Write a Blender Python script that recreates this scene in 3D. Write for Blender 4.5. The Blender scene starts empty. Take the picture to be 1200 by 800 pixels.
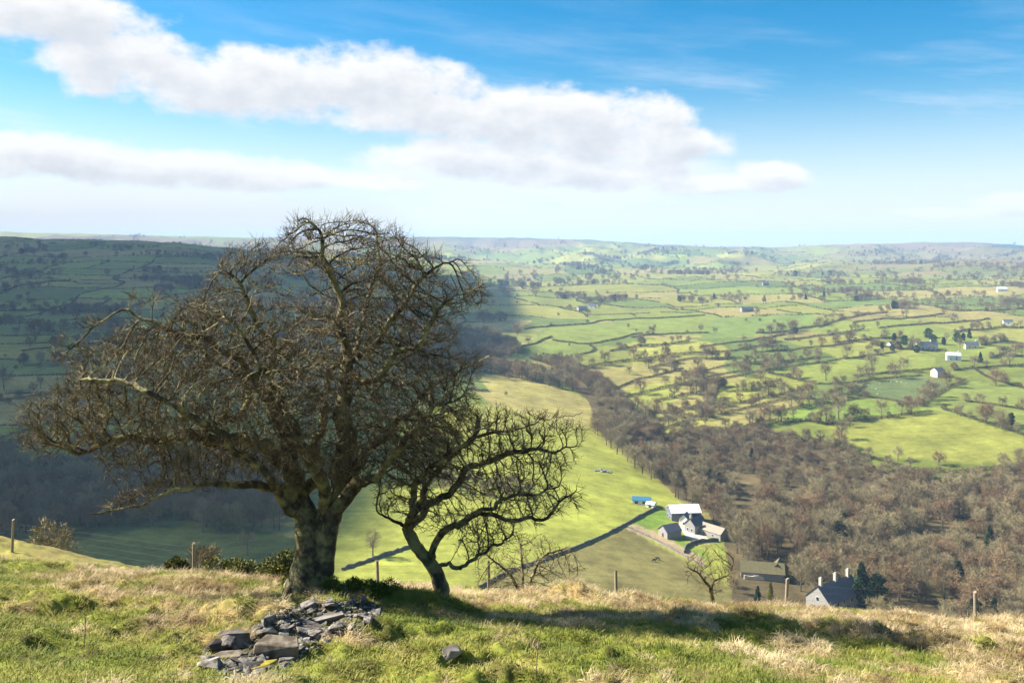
import bpy, bmesh, math, random
import numpy as np
from mathutils import Vector, Matrix
from mathutils.kdtree import KDTree

random.seed(7); rng = np.random.default_rng(7)
scene = bpy.context.scene
col = scene.collection
F, CX, HY = 1050.0, 600.0, 285.0          # focal length in photo pixels, centre column, eye-level row

# ------------------------------------------------------------------ camera
cam = bpy.data.cameras.new('camera'); camo = bpy.data.objects.new('camera', cam); col.objects.link(camo)
cam.sensor_width = 36; cam.lens = 36*F/1200; cam.shift_y = -(400-HY)/1200
cam.clip_start = 0.1; cam.clip_end = 40000
camo.location = (0, 0, 0); camo.rotation_euler = (math.radians(90), 0, 0)
scene.camera = camo
scene.render.resolution_x, scene.render.resolution_y = 1024, 682
scene.view_settings.view_transform = 'Standard'; scene.view_settings.look = 'None'
scene.view_settings.gamma = 1; scene.view_settings.use_curve_mapping = False
scene.view_settings.exposure = 1.7
scene.cycles.max_bounces = 6; scene.cycles.diffuse_bounces = 2; scene.cycles.glossy_bounces = 1
scene.cycles.transmission_bounces = 1; scene.cycles.volume_bounces = 0; scene.cycles.transparent_max_bounces = 6
scene.cycles.caustics_reflective = False; scene.cycles.caustics_refractive = False

# ------------------------------------------------------------------ sun and sky
SUN_AZ, SUN_EL = math.radians(-77), math.radians(36)      # azimuth left of the view axis
SD = Vector((math.sin(SUN_AZ)*math.cos(SUN_EL), math.cos(SUN_AZ)*math.cos(SUN_EL), math.sin(SUN_EL)))
sl = bpy.data.lights.new('sun', 'SUN'); sl.energy = 5.0; sl.angle = math.radians(0.5); sl.color = (1, 0.95, 0.86)
so = bpy.data.objects.new('sun', sl); col.objects.link(so)
so.rotation_euler = SD.to_track_quat('Z', 'Y').to_euler(); so.location = (0, 0, 60)

world = bpy.data.worlds.new('World'); scene.world = world; world.use_nodes = True
world.cycles.sampling_method = 'MANUAL'; world.cycles.sample_map_resolution = 256

class NT:
    def __init__(s, tree): s.t = tree; s.n = tree.nodes; s.l = tree.links
    def node(s, typ, **kw):
        n = s.n.new(typ)
        for k, v in kw.items(): setattr(n, k, v)
        return n
    def put(s, sock, v):
        if isinstance(v, bpy.types.NodeSocket): s.l.new(v, sock)
        elif v is not None: sock.default_value = v
    def m(s, op, a, b=None, c=None, clamp=False):
        n = s.node('ShaderNodeMath', operation=op, use_clamp=clamp)
        for i, v in enumerate((a, b, c)): s.put(n.inputs[i], v)
        return n.outputs[0]
    def v(s, op, a, b=None):
        n = s.node('ShaderNodeVectorMath', operation=op); s.put(n.inputs[0], a); s.put(n.inputs[1], b)
        return n.outputs[0]
    def xyz(s, x, y, z):
        n = s.node('ShaderNodeCombineXYZ')
        for i, q in enumerate((x, y, z)): s.put(n.inputs[i], q)
        return n.outputs[0]
    def sep(s, v):
        n = s.node('ShaderNodeSeparateXYZ'); s.put(n.inputs[0], v); return n.outputs
    def noise(s, vec, scale, detail=4, rough=0.55, w=None):
        n = s.node('ShaderNodeTexNoise'); s.put(n.inputs['Vector'], vec)
        n.inputs['Scale'].default_value = scale; n.inputs['Detail'].default_value = detail
        n.inputs['Roughness'].default_value = rough
        return n.outputs['Fac']
    def ss(s, x, a, b, lo=0.0, hi=1.0):
        n = s.node('ShaderNodeMapRange', interpolation_type='SMOOTHSTEP')
        s.put(n.inputs['Value'], x); n.inputs['From Min'].default_value = a; n.inputs['From Max'].default_value = b
        n.inputs['To Min'].default_value = lo; n.inputs['To Max'].default_value = hi
        return n.outputs['Result']
    def mix(s, f, a, b, blend='MIX'):
        n = s.node('ShaderNodeMix', data_type='RGBA', blend_type=blend)
        s.put(n.inputs['Factor'], f)
        for i, q in ((6, a), (7, b)):
            s.put(n.inputs[i], (*q, 1) if isinstance(q, tuple) and len(q) == 3 else q)
        return n.outputs[2]

def sky_pt(px, py):                        # photo pixel -> (azimuth, tangent of elevation) in pixel-like units
    az = math.atan((px-CX)/F)
    return az*F, (HY-py)*math.cos(az)

CLOUDS = [(40,15,120,34),(150,70,100,34),(290,98,165,42),(420,98,150,44),(500,130,130,30),(620,140,150,42),
          (700,152,120,38),(785,172,70,26),(560,186,140,26),(690,202,150,22),(905,206,52,20),(835,214,80,14),
          (50,182,150,24),(200,197,150,22),(320,208,130,17),(430,213,80,10),(1130,247,95,7),(1215,236,50,13)]
grp = bpy.data.node_groups.new('cloud_density', 'ShaderNodeTree')
grp.interface.new_socket('A', in_out='INPUT', socket_type='NodeSocketFloat')
grp.interface.new_socket('V', in_out='INPUT', socket_type='NodeSocketFloat')
grp.interface.new_socket('Density', in_out='OUTPUT', socket_type='NodeSocketFloat')
g = NT(grp); gi = g.node('NodeGroupInput'); go = g.node('NodeGroupOutput')
A, V = gi.outputs[0], gi.outputs[1]
pos = g.xyz(A, g.m('MULTIPLY', V, 1.5), 0.0)
warp = g.m('MULTIPLY_ADD', g.noise(g.v('ADD', pos, (311.0, 77.0, 0.0)), 0.011, 2), 60.0, -30.0)
A2 = g.m('ADD', A, warp); V2 = g.m('ADD', V, g.m('MULTIPLY', warp, 0.35))
best = None
for (px, py, rx, ry) in CLOUDS:
    a0, v0 = sky_pt(px, py)
    dx = g.m('MULTIPLY_ADD', A2, 1/rx, -a0/rx); dy = g.m('MULTIPLY_ADD', V2, 1/ry, -v0/ry)
    d = g.m('MULTIPLY_ADD', dx, dx, g.m('MULTIPLY', dy, dy))
    q = g.m('SUBTRACT', 1.0, d)
    best = q if best is None else g.m('SMOOTH_MAX', best, q, 0.35)
# more of the same sky outside the frame: bands of cloud by noise
out = g.ss(g.m('ABSOLUTE', A), 640, 900)
high = g.ss(V, 330, 480)
cov = g.m('MULTIPLY_ADD', g.noise(g.xyz(g.m('MULTIPLY', A, 0.6), g.m('MULTIPLY', V, 1.6), 5.0), 0.0035, 2), 5.0, -2.9)
cov = g.m('SUBTRACT', cov, g.m('MULTIPLY', g.m('SUBTRACT', 1.0, g.m('MAXIMUM', out, high)), 4.0))
best = g.m('MAXIMUM', g.m('MAXIMUM', best, -1.6), cov)
nz = g.m('MULTIPLY_ADD', g.noise(pos, 0.018, 9, 0.60), 2.6, -1.3)
g.l.new(g.m('ADD', best, nz), go.inputs[0])

w = NT(world.node_tree); w.n.clear()
tc = w.node('ShaderNodeTexCoord').outputs['Generated']
x, y, z = w.sep(tc)[:3]
az = w.m('ARCTAN2', x, y); hr = w.m('SQRT', w.m('MULTIPLY_ADD', x, x, w.m('MULTIPLY', y, y)))
aP = w.m('MULTIPLY', az, F); vP = w.m('MULTIPLY', w.m('DIVIDE', z, w.m('MAXIMUM', hr, 0.02)), F)
def cden(a, v):
    n = w.node('ShaderNodeGroup'); n.node_tree = grp; w.put(n.inputs[0], a); w.put(n.inputs[1], v); return n.outputs[0]
d0 = cden(aP, vP)
d1 = cden(w.m('ADD', aP, -9.0), w.m('ADD', vP, 17.0))
alpha = w.ss(d0, -0.25, 0.65)
shade = w.ss(d1, -0.1, 1.5)
ccol = w.mix(shade, (0.314, 0.314, 0.316), (0.225, 0.235, 0.252))
sky = w.node('ShaderNodeTexSky', sky_type='NISHITA'); sky.sun_disc = False
sky.sun_elevation = SUN_EL; sky.sun_rotation = SUN_AZ; sky.altitude = 300
sky.air_density = 1.0; sky.dust_density = 0.6; sky.ozone_density = 2.5
skyc = w.v('SCALE', sky.outputs[0]); skyc.node.inputs['Scale'].default_value = 0.050
hs = w.node('ShaderNodeHueSaturation'); hs.inputs['Saturation'].default_value = 1.55; hs.inputs['Hue'].default_value = 0.492; w.put(hs.inputs['Color'], skyc)
# thin high cirrus veil
cir = w.noise(w.xyz(w.m('MULTIPLY', aP, 0.35), w.m('MULTIPLY_ADD', vP, 2.2, w.m('MULTIPLY', aP, 0.25)), 9.0), 0.012, 6, 0.6)
cirf = w.m('MULTIPLY', w.ss(cir, 0.42, 0.75), w.ss(vP, 330, 120))
veil = w.m('MAXIMUM', w.m('MULTIPLY', cirf, 0.42), w.m('MULTIPLY', w.ss(vP, 200, -10), 0.80))
for (px, py, rx, ry, am) in ((120,245,440,66,0.92),(640,212,340,66,0.88),(880,238,280,48,0.65)):
    a0, v0 = sky_pt(px, py); dx = w.m('MULTIPLY_ADD', aP, 1/rx, -a0/rx); dy = w.m('MULTIPLY_ADD', vP, 1/ry, -v0/ry)
    soft = w.m('MULTIPLY', w.ss(w.m('ADD', w.m('MULTIPLY_ADD', dx, dx, w.m('MULTIPLY', dy, dy)), w.m('MULTIPLY_ADD', cir, 1.6, -0.8)), 1.1, 0.0), am)
    veil = w.m('MAXIMUM', veil, soft)
c1 = w.mix(veil, hs.outputs[0], (0.300, 0.316, 0.348))
lowfade = w.ss(vP, -10, 70, 0.35, 1.0)
c2 = w.mix(w.m('MULTIPLY', alpha, lowfade), c1, ccol)
bg = w.node('ShaderNodeBackground'); w.l.new(c2, bg.inputs[0]); bg.inputs[1].default_value = 1.0
wo = w.node('ShaderNodeOutputWorld'); w.l.new(bg.outputs[0], wo.inputs[0])

# ------------------------------------------------------------------ helpers
def hash2(ix, iy, seed):
    h = (ix.astype(np.int64)*374761393 + iy.astype(np.int64)*668265263 + seed*974711) & 0xffffffff
    h = ((h ^ (h >> 13))*1274126177) & 0xffffffff
    return ((h ^ (h >> 16)) & 0xffff)/65535.0
def vnoise(x, y, seed=0):
    x = np.asarray(x, float); y = np.asarray(y, float)
    ix = np.floor(x); iy = np.floor(y); fx = x-ix; fy = y-iy
    fx = fx*fx*fx*(fx*(fx*6-15)+10); fy = fy*fy*fy*(fy*(fy*6-15)+10)
    a = hash2(ix, iy, seed); b = hash2(ix+1, iy, seed); c = hash2(ix, iy+1, seed); d = hash2(ix+1, iy+1, seed)
    return (a*(1-fx)+b*fx)*(1-fy) + (c*(1-fx)+d*fx)*fy
def fbm(x, y, seed=0, oct=4):
    s = 0; a = 0.5; t = 0
    for o in range(oct):
        s = s + a*vnoise(x*2**o+o*17.3, y*2**o-o*9.1, seed+o); t += a; a *= 0.5
    return s/t
def sst(x, a, b):
    t = np.clip((np.asarray(x, float)-a)/(b-a), 0, 1); return t*t*(3-2*t)
def in_poly(px, py, poly):
    px = np.asarray(px, float); py = np.asarray(py, float); inside = np.zeros(px.shape, bool); n = len(poly)
    for i in range(n):
        x1, y1 = poly[i]; x2, y2 = poly[(i+1) % n]
        c = (y1 > py) != (y2 > py)
        with np.errstate(divide='ignore', invalid='ignore'):
            xi = (x2-x1)*(py-y1)/((y2-y1) if y2 != y1 else 1e-9)+x1
        inside ^= c & (px < xi)
    return inside
def mesh_np(name, verts, faces, mat=None, smooth=False):
    """verts Nx3, faces: array Mx3 or Mx4 (or list of such arrays)"""
    me = bpy.data.meshes.new(name)
    fl = faces if isinstance(faces, list) else [faces]
    fl = [np.asarray(f, np.int32) for f in fl if len(f)]
    verts = np.asarray(verts, np.float32)
    me.vertices.add(len(verts)); me.vertices.foreach_set('co', verts.ravel())
    tot = sum(f.size for f in fl); npoly = sum(len(f) for f in fl)
    me.loops.add(tot); me.polygons.add(npoly)
    me.loops.foreach_set('vertex_index', np.concatenate([f.ravel() for f in fl]))
    starts = []; s = 0
    for f in fl:
        k = f.shape[1]; starts.append(np.arange(len(f), dtype=np.int32)*k+s); s += f.size
    me.polygons.foreach_set('loop_start', np.concatenate(starts))
    me.update(calc_edges=True); me.validate()
    me.polygons.foreach_set('use_smooth', np.full(len(me.polygons), bool(smooth)))
    if mat: me.materials.append(mat)
    return me
def link(name, me, parent=None, loc=None):
    o = bpy.data.objects.new(name, me); col.objects.link(o)
    if parent: o.parent = parent
    if loc is not None: o.location = loc
    return o
def empty(name, loc, rz=0):
    o = bpy.data.objects.new(name, None); col.objects.link(o); o.location = loc; o.rotation_euler = (0, 0, rz)
    o.empty_display_size = 0.3
    return o
def tag(o, label=None, cat=None, group=None, kind=None):
    if label: o['label'] = label
    if cat: o['category'] = cat
    if group: o['group'] = group
    if kind: o['kind'] = kind
    return o
def copy_tree(o, parent=None):
    c = o.copy(); col.objects.link(c)
    if parent: c.parent = parent
    for ch in list(o.children): copy_tree(ch, c)
    return c

def mat(name, color, rough=0.9, var=0.0, scale=5.0, bump=0.0, bscale=20.0, spec=0.2, rand=0.0, color2=None, detail=5):
    m = bpy.data.materials.new(name); m.use_nodes = True; t = NT(m.node_tree); b = m.node_tree.nodes['Principled BSDF']
    b.inputs['Roughness'].default_value = rough; b.inputs['Specular IOR Level'].default_value = spec
    tcn = t.node('ShaderNodeTexCoord').outputs['Object']
    c = (*color, 1)
    if color2 is not None:
        c = t.mix(t.ss(t.noise(tcn, scale, detail), 0.38, 0.62), color, color2)
    elif var:
        k = t.m('MULTIPLY_ADD', t.noise(tcn, scale, detail), 2*var, 1-var)
        vs = t.v('SCALE', color); t.put(vs.node.inputs['Scale'], k); c = vs
    if rand:
        oi = t.node('ShaderNodeObjectInfo').outputs['Random']
        k = t.m('MULTIPLY_ADD', oi, 2*rand, 1-rand)
        vs = t.node('ShaderNodeVectorMath', operation='SCALE'); t.put(vs.inputs[0], c); t.put(vs.inputs['Scale'], k); c = vs.outputs[0]
    if isinstance(c, tuple): b.inputs['Base Color'].default_value = c if len(c) == 4 else (*c, 1)
    else: t.l.new(c, b.inputs['Base Color'])
    if bump:
        bn = t.node('ShaderNodeBump'); bn.inputs['Strength'].default_value = bump
        t.put(bn.inputs['Height'], t.noise(tcn, bscale, 5)); t.l.new(bn.outputs[0], b.inputs['Normal'])
    return m

# ------------------------------------------------------------------ the lie of the land
COLS = np.array([-300, 0, 200, 400, 600, 700, 800, 1000, 1200, 1500], float)
crest = np.array([655, 662, 667, 682, 693, 698, 703, 715, 725, 735], float)
ka = (crest-HY)/F - 1.7/22
rows = []
for D in (1, 4, 8, 12, 16, 20, 22): rows.append((D, list(-(1.7+ka*D))))
rows += [
 (26,  [-9.3, -9.2, -9.8, -10.3, -10.6,-10.8,-10.9,-11.2,-11.4,-11.6]),
 (32,  [-11.0,-11.1,-11.8,-13.6,-14.0,-14.2,-14.3,-14.6,-14.8,-15]),
 (45,  [-13.8,-14.5,-16.3,-21,-21.5,-21.6,-21.7,-22,-22.2,-22.5]),
 (58,  [-18.0,-19.0,-23.5,-28.5,-28.5,-28.5,-28.5,-28.5,-29,-29]),
 (70,  [-25,-27,-33,-35,-35,-35,-35,-35,-36,-36]),
 (120, [-58,-60,-62,-63,-63,-63,-63,-63,-64,-64]),
 (200, [-101,-102,-103,-103,-103,-104,-105,-106,-107,-107]),
 (260, [-121,-121,-120,-118,-118,-121,-124,-127,-129,-130]),
 (300, [-125,-125,-125,-121,-123,-127,-131,-135,-137,-138]),
 (350, [-128,-128,-127,-123,-126,-130,-135,-139,-141,-142]),
 (420, [-130,-130,-130,-126,-127,-131,-136,-142,-144,-145]),
 (500, [-132,-132,-131,-127,-126,-130,-139,-143,-143,-143]),
 (600, [-126,-126,-127,-125,-123,-131,-141,-137,-131,-130]),
 (700, [-122,-122,-122,-118,-120,-136,-137,-130,-127,-126]),
 (850, [-115,-115,-116,-112,-118,-130,-127,-124,-121,-120]),
 (1000,[-108,-108,-108,-108,-118,-122,-120,-118,-116,-115]),
 (1300,[-92,-92,-92,-98,-116,-117,-115,-112,-110,-109]),
 (1700,[-66,-68,-66,-84,-112,-111,-110,-106,-104,-103]),
 (2200,[-24,-26,-28,-70,-108,-106,-105,-100,-97,-96]),
 (2700,[30, 22, 2,-50,-103,-100,-98,-92,-88,-86]),
 (3200,[4, 0,-20,-50,-96,-92,-90,-82,-78,-76]),
 (4000,[0, 0,-30,-50,-70,-69,-68,-62,-58,-56]),
 (5000,[20, 20, 5,-5,-18,-22,-30,-24,-24,-30]),
 (6000,[70, 74, 48, 40, 34, 24,-10,-4,-10,-20]),
 (7000,[20, 20, 0, 0,-20,-40,-60,-50,-50,-60]),
 (13000,[-150]*10)]
RD = np.log(np.array([r[0] for r in rows], float)); RZ = np.array([r[1] for r in rows], float)
GC = np.arange(-300, 1501, 20.0); GL = np.linspace(0, math.log(13000), 420)
tmp = np.array([np.interp(GL, RD, RZ[:, j]) for j in range(len(COLS))])        # cols x GL
GZ = np.array([np.interp(GC, COLS, tmp[:, i]) for i in range(len(GL))])        # GL x GC
def blur(a, sig, axis):
    k = np.arange(-int(3*sig), int(3*sig)+1); wgt = np.exp(-0.5*(k/sig)**2); wgt /= wgt.sum()
    p = [(0, 0), (0, 0)]; p[axis] = (len(k)//2, len(k)//2)
    ap = np.pad(a, p, mode='edge')
    return np.apply_along_axis(lambda v: np.convolve(v, wgt, 'valid'), axis, ap)
GZ = blur(blur(GZ, 2.0, 0), 2.2, 1)
# the skyline ridge in finer detail
SKX = [-300,0,100,200,300,400,500,600,660,700,760,800,850,900,940,1000,1060,1100,1150,1200,1500]
SKY = [270,272,274,277,279,278,278,279,280,282,286,288,290,291,289,286,285,284,284,288,292]
TH_MAX = math.atan((1500-CX)/F)
def bilin(c, l):
    ci = np.clip((c+300)/20.0, 0, len(GC)-1.001); li = np.clip(l/GL[1], 0, len(GL)-1.001)
    c0 = ci.astype(int); l0 = li.astype(int); fc = ci-c0; fl = li-l0
    return ((GZ[l0, c0]*(1-fc)+GZ[l0, c0+1]*fc)*(1-fl) + (GZ[l0+1, c0]*(1-fc)+GZ[l0+1, c0+1]*fc)*fl)
MOUNDS = []      # (x, y, radius x, radius y, height)
def at_d(px, D): return (px-CX)/F*D
for (px, D, rx, ry, h) in [(452,16.9,0.9,0.7,0.28),(400,17.6,0.7,0.6,0.18),(365,18.2,0.9,0.8,0.12),(505,17.8,0.8,0.7,0.14),
                           (330,12.5,1.5,1.0,0.24),(400,13.6,1.2,0.8,0.22),(668,20.5,0.5,0.4,0.30),(590,19,1.2,0.6,0.12),(760,20.5,1.6,0.5,0.16)]:
    MOUNDS.append((at_d(px, D), D, rx, ry, h))
def H(X, Y):
    X = np.asarray(X, float); Y = np.asarray(Y, float)
    th = np.arctan2(X, Y); r = np.hypot(X, Y); thc = np.clip(th, -0.705, TH_MAX)
    D = np.maximum(r*np.cos(thc), 1.0); c = CX+F*np.tan(thc)
    z = bilin(c, np.log(D))
    sk = -(np.interp(c, SKX, SKY)-HY)/F*6000
    wS = sst(D, 5000, 6000)*(1-sst(D, 6000, 7200)); z = z*(1-wS)+(sk+ (z-z))*wS
    # relief
    amp = sst(D, 250, 600)
    z = z + amp*((fbm(X/130., Y/130., 3)-0.5)*(6+9*sst(D, 650, 1200)) + (fbm(X/520., Y/520., 9)-0.5)*46*sst(D, 1400, 3000)*(1-wS))
    z = z - sst(D, 3000, 4200)*(1-sst(D, 5200, 5900))*np.abs(fbm(X/330., Y/1100., 21)-0.5)*150
    near = 1-sst(D, 40, 120)
    z = z + near*((fbm(X/2.2, Y/2.2, 5, 3)-0.5)*0.36 + (fbm(X/0.55, Y/0.55, 6, 3)-0.5)*0.38*(0.4+1.2*sst(fbm(X/4.0, Y/4.0, 8, 2), 0.4, 0.65)))
    for (mx, my, rx, ry, h) in MOUNDS:
        q = ((X-mx)/rx)**2+((Y-my)/ry)**2
        z = z + h*np.exp(-q)
    back = sst(np.abs(th), 1.35, 2.1); zb = -1.7+9*(1-np.exp(-r/60.0))
    return z*(1-back)+zb*back
def Hs(x, y): return float(H(np.array([x]), np.array([y]))[0])
def ray(px, py, dmin=150.0, dmax=9000.0):
    u = (px-CX)/F; v = (py-HY)/F
    D = np.exp(np.linspace(math.log(dmin), math.log(dmax), 2200))
    dz = H(u*D, D)+v*D                     # >0 where ground is above the ray
    k = np.nonzero(dz >= 0)[0]
    if not len(k): return None
    i = k[0]
    if i > 0:
        t = dz[i-1]/(dz[i-1]-dz[i]); d = D[i-1]+(D[i]-D[i-1])*t
    else: d = D[0]
    return (u*d, d, Hs(u*d, d))
def proj(X, Y, Z): return CX+F*X/Y, HY-F*Z/Y

# ------------------------------------------------------------------ ground sheet and its colours
th_f = np.radians(np.arange(-34, 34.01, 0.115)); th_c = np.concatenate([np.radians(np.arange(-180, -34, 2.0)), th_f, np.radians(np.arange(36, 180, 2.0))])
rr = [0.0, 1.0, 2.5, 4.5]
r_ = 6.0
while r_ < 8600:
    rr.append(r_)
    if r_ < 27: r_ *= 1.0060
    elif r_ < 60: r_ *= 1.02
    elif r_ < 260: r_ *= 1.05
    elif r_ < 1100: r_ *= 1.0085
    elif r_ < 3200: r_ *= 1.013
    else: r_ *= 1.018
rr = np.array(rr)
TT, RR = np.meshgrid(th_c, rr); GX = (RR*np.sin(TT)).ravel(); GY = (RR*np.cos(TT)).ravel(); GZv = H(GX, GY)
nT, nR = len(th_c), len(rr)
i0 = (np.arange(nR-1)[:, None]*nT+np.arange(nT)[None, :]); i1 = (np.arange(nR-1)[:, None]*nT+(np.arange(nT)+1)[None, :] % nT)
quads = np.stack([i0, i0+nT, i1+nT, i1], -1).reshape(-1, 4)[:, ::-1]

FRONT = GY > 1
PX = np.where(FRONT, CX+F*GX/np.maximum(GY, 1), -9e3); PY = np.where(FRONT, HY-F*GZv/np.maximum(GY, 1), 9e3)
DD = np.hypot(GX, GY)
# field patchwork: rectangles split again and again, in slightly warped ground coordinates
fields = []; cuts = []
fr = random.Random(11)
def split(x0, y0, x1, y1):
    cx, cy = (x0+x1)/2, (y0+y1)/2; d = math.hypot(cx, cy)
    lim = (95+0.05*d)**2 if d < 6000 else 9e5
    w_, h_ = x1-x0, y1-y0
    if w_*h_ < lim*fr.uniform(0.7, 1.8) or cy < 0 and w_*h_ < 4e5: fields.append((x0, y0, x1, y1)); return
    if w_*fr.uniform(0.75, 1.35) > h_*1.15:
        c = x0+w_*fr.uniform(0.36, 0.64); cuts.append((c, y0, c, y1)); split(x0, y0, c, y1); split(c, y0, x1, y1)
    else:
        c = y0+h_*fr.uniform(0.36, 0.64); cuts.append((x0, c, x1, c)); split(x0, y0, x1, c); split(x0, c, x1, y1)
split(-6000, 300, 6000, 7600)
ROT = math.radians(9)
def warp_xy(X, Y):       # ground -> field coordinates
    Xr = X*math.cos(ROT)+Y*math.sin(ROT); Yr = -X*math.sin(ROT)+Y*math.cos(ROT)
    return Xr+(fbm(X/260., Y/260., 31, 2)-0.5)*120, Yr+(fbm(X/260., Y/260., 37, 2)-0.5)*120
def unwarp(fx, fy):
    X = fx.copy(); Y = fy.copy()
    for _ in range(8):
        a, b = warp_xy(X, Y); dx, dy = fx-a, fy-b
        X = X+dx*math.cos(ROT)-dy*math.sin(ROT); Y = Y+dx*math.sin(ROT)+dy*math.cos(ROT)
    return X, Y
G1, G2, G3 = np.array([0.130, 0.160, 0.034]), np.array([0.175, 0.180, 0.044]), np.array([0.088, 0.120, 0.032])
TAN, MOOR, BRN = np.array([0.22, 0.175, 0.09]), np.array([0.115, 0.085, 0.060]), np.array([0.090, 0.068, 0.040])
C = np.tile(G2, (len(GX), 1))
fxv, fyv = warp_xy(GX, GY)
pal = [G1, G1*1.1, G2, G2*1.05, G3, G1*0.9, 0.5*G1+0.5*G2, 0.6*G2+0.4*TAN, G3*1.15, 0.55*TAN+0.45*G2]
far_m = DD > 380
order = np.zeros(len(GX), int)
ii = np.nonzero(far_m)[0]
fxs, fys = fxv[ii], fyv[ii]
for k, (x0, y0, x1, y1) in enumerate(fields):
    s = (fxs >= x0) & (fxs < x1) & (fys >= y0) & (fys < y1)
    cc = pal[fr.randrange(len(pal))]
    if y0 > 2600: cc = fr.choice([G1*1.15, G2*1.2, G2, 0.5*TAN+0.5*G2, G3*1.1, TAN*0.9, G1])
    C[ii[s]] = cc*fr.uniform(0.85, 1.12)
# moorland on the far tops
mo = sst(DD, 4300, 5600)*sst(fbm(GX/600., GY/600., 51), 0.40, 0.62)
C = C*(1-mo[:, None])+(MOOR*1.25)[None]*mo[:, None]
rightmoor = sst(DD, 2600, 3600)*sst(PX, 850, 1150)*0.55
C = C*(1-rightmoor[:, None])+(np.array([0.15, 0.09, 0.07]))[None]*rightmoor[:, None]
skl = sst(DD, 5500, 5900)*sst(PX, 440, 520)*(1-sst(PX, 760, 840))
C = C*(1-0.8*skl[:, None])+np.array([0.05, 0.06, 0.045])[None]*0.8*skl[:, None]
skr = sst(DD, 5300, 5700)*sst(PX, 1150, 1180)
C = C*(1-0.85*skr[:, None])+np.array([0.02, 0.05, 0.05])[None]*0.85*skr[:, None]
def paint(poly, color, n=0.25, dlo=150, dhi=4000, soft=0):
    s = in_poly(PX, PY, poly) & (DD > dlo) & (DD < dhi)
    f = 1+n*(fbm(GX[s]/14., GY[s]/14., 61, 3)-0.5)*2
    C[s] = np.array(color)[None]*f[:, None]
YG = (0.190, 0.212, 0.042)
MEADOW = [(380,720),(380,590),(430,540),(560,505),(600,500),(690,508),(745,545),(800,590),(840,640),(860,720)]
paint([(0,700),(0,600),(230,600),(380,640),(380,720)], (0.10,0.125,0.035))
paint(MEADOW, YG, 0.3)
paint([(500,720),(600,670),(700,634),(733,618),(800,655),(860,690),(870,730)], (0.135,0.125,0.048), 0.4)
paint([(590,480),(560,440),(600,436),(660,455),(700,475),(690,500)], (0.22,0.20,0.07))
paint([(728,470),(735,455),(800,445),(790,470),(745,480)], (0.19,0.21,0.045))
paint([(745,505),(800,480),(850,478),(830,495),(770,512)], (0.20,0.20,0.05))
paint([(965,500),(990,492),(1092,482),(1130,490),(1200,512),(1200,545),(1100,540),(1000,530)], (0.165,0.18,0.04), 0.3)
paint([(1010,463),(1000,450),(1080,440),(1112,450),(1090,466),(1072,474)], (0.085,0.115,0.045), 0.15)
paint([(1085,478),(1112,455),(1135,445),(1200,440),(1200,505),(1130,487)], (0.125,0.155,0.038), 0.25)
paint([(893,486),(930,476),(1000,466),(1072,476),(1090,481),(1000,491),(968,497)], (0.125,0.180,0.035), 0.15)
paint([(830,478),(840,452),(900,438),(945,448),(930,458),(860,474)], (0.175,0.19,0.04), 0.25)
paint([(900,436),(960,426),(1020,419),(1096,414),(1096,431),(1036,437),(1000,441),(960,449)], (0.145,0.175,0.038), 0.15)
paint([(612,406),(650,380),(760,375),(850,372),(860,395),(752,391),(692,405),(647,397)], (0.135,0.168,0.038), 0.12)
paint([(612,406),(647,399),(692,405),(700,411),(677,416),(640,420)], (0.13,0.165,0.038), 0.12)
paint([(820,398),(840,372),(950,366),(960,380),(900,392)], (0.115,0.16,0.04), 0.12)
paint([(550,378),(600,372),(625,376),(610,384),(560,388)], (0.25,0.22,0.09), 0.15)
paint([(560,390),(600,386),(640,384),(610,404),(590,405)], (0.15,0.165,0.05), 0.15)
WOODFLOOR = [(1210,545),(1100,562),(1040,550),(985,528),(940,512),(880,497),(830,502),(785,512),(745,508),(735,480),(715,460),(690,440),
             (670,430),(650,440),(690,470),(700,500),(720,515),(795,583),(830,600),(850,640),(862,730),(1210,740)]
paint(WOODFLOOR, (0.085,0.068,0.036), 0.5)
paint([(1080,700),(1080,668),(1140,662),(1200,668),(1200,700)], (0.13,0.12,0.05), 0.3)
LAWN1 = [(741,614),(770,596),(783,598),(787,609),(775,616),(760,621)]
LAWN2 = [(778,630),(795,630),(806,636),(801,644),(790,640)]
LAWN3 = [(803,648),(816,642),(832,650),(830,658)]
for p in (LAWN1, LAWN2, LAWN3): paint(p, (0.125,0.20,0.032), 0.15)
paint([(733,614),(745,614),(768,623),(800,640),(826,655),(824,664),(800,652),(767,634),(735,620)], (0.26,0.21,0.14), 0.2)
paint([(795,617),(806,615),(833,633),(842,634),(818,637),(806,630)], (0.42,0.41,0.42), 0.1)
HEAP = [(236,778),(240,758),(262,744),(285,756),(296,738),(310,726),(330,714),(365,706),(400,704),(432,706),(452,714),(430,732),(400,744),(378,758),(352,772),(335,786),(300,796),(258,796)]
# foreground: green turf and straw tussocks
fg = DD < 150
strawN = fbm(GX/1.7, GY/1.7, 71, 4)*0.6+fbm(GX/6.0, GY/6.0, 73, 2)*0.4
def straw_amount(X, Y):
    n = fbm(X/0.9, Y/0.9, 71, 4)*0.66+fbm(X/4.0, Y/4.0, 73, 2)*0.34
    px = CX+F*X/np.maximum(Y, 1)
    bias = 0.0+0.11*sst(Y, 13.5, 18)+0.10*sst(px, 560, 900)*sst(Y, 11, 15)+0.03*sst(px, 700, 1100)-0.10*sst(px, 330, 60)*(1-sst(Y, 13, 17))-0.05*sst(px, 520, 450)*sst(px, 380, 430)
    return sst(n+bias, 0.47, 0.66)
sa = straw_amount(GX, GY)
TURF, STRAW, GAP_SHADE = np.array([0.145, 0.170, 0.030]), np.array([0.34, 0.26, 0.12]), np.array([0.07, 0.055, 0.03])
cf = TURF[None]*(1-sa[:, None])+STRAW[None]*sa[:, None]*0.8
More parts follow.
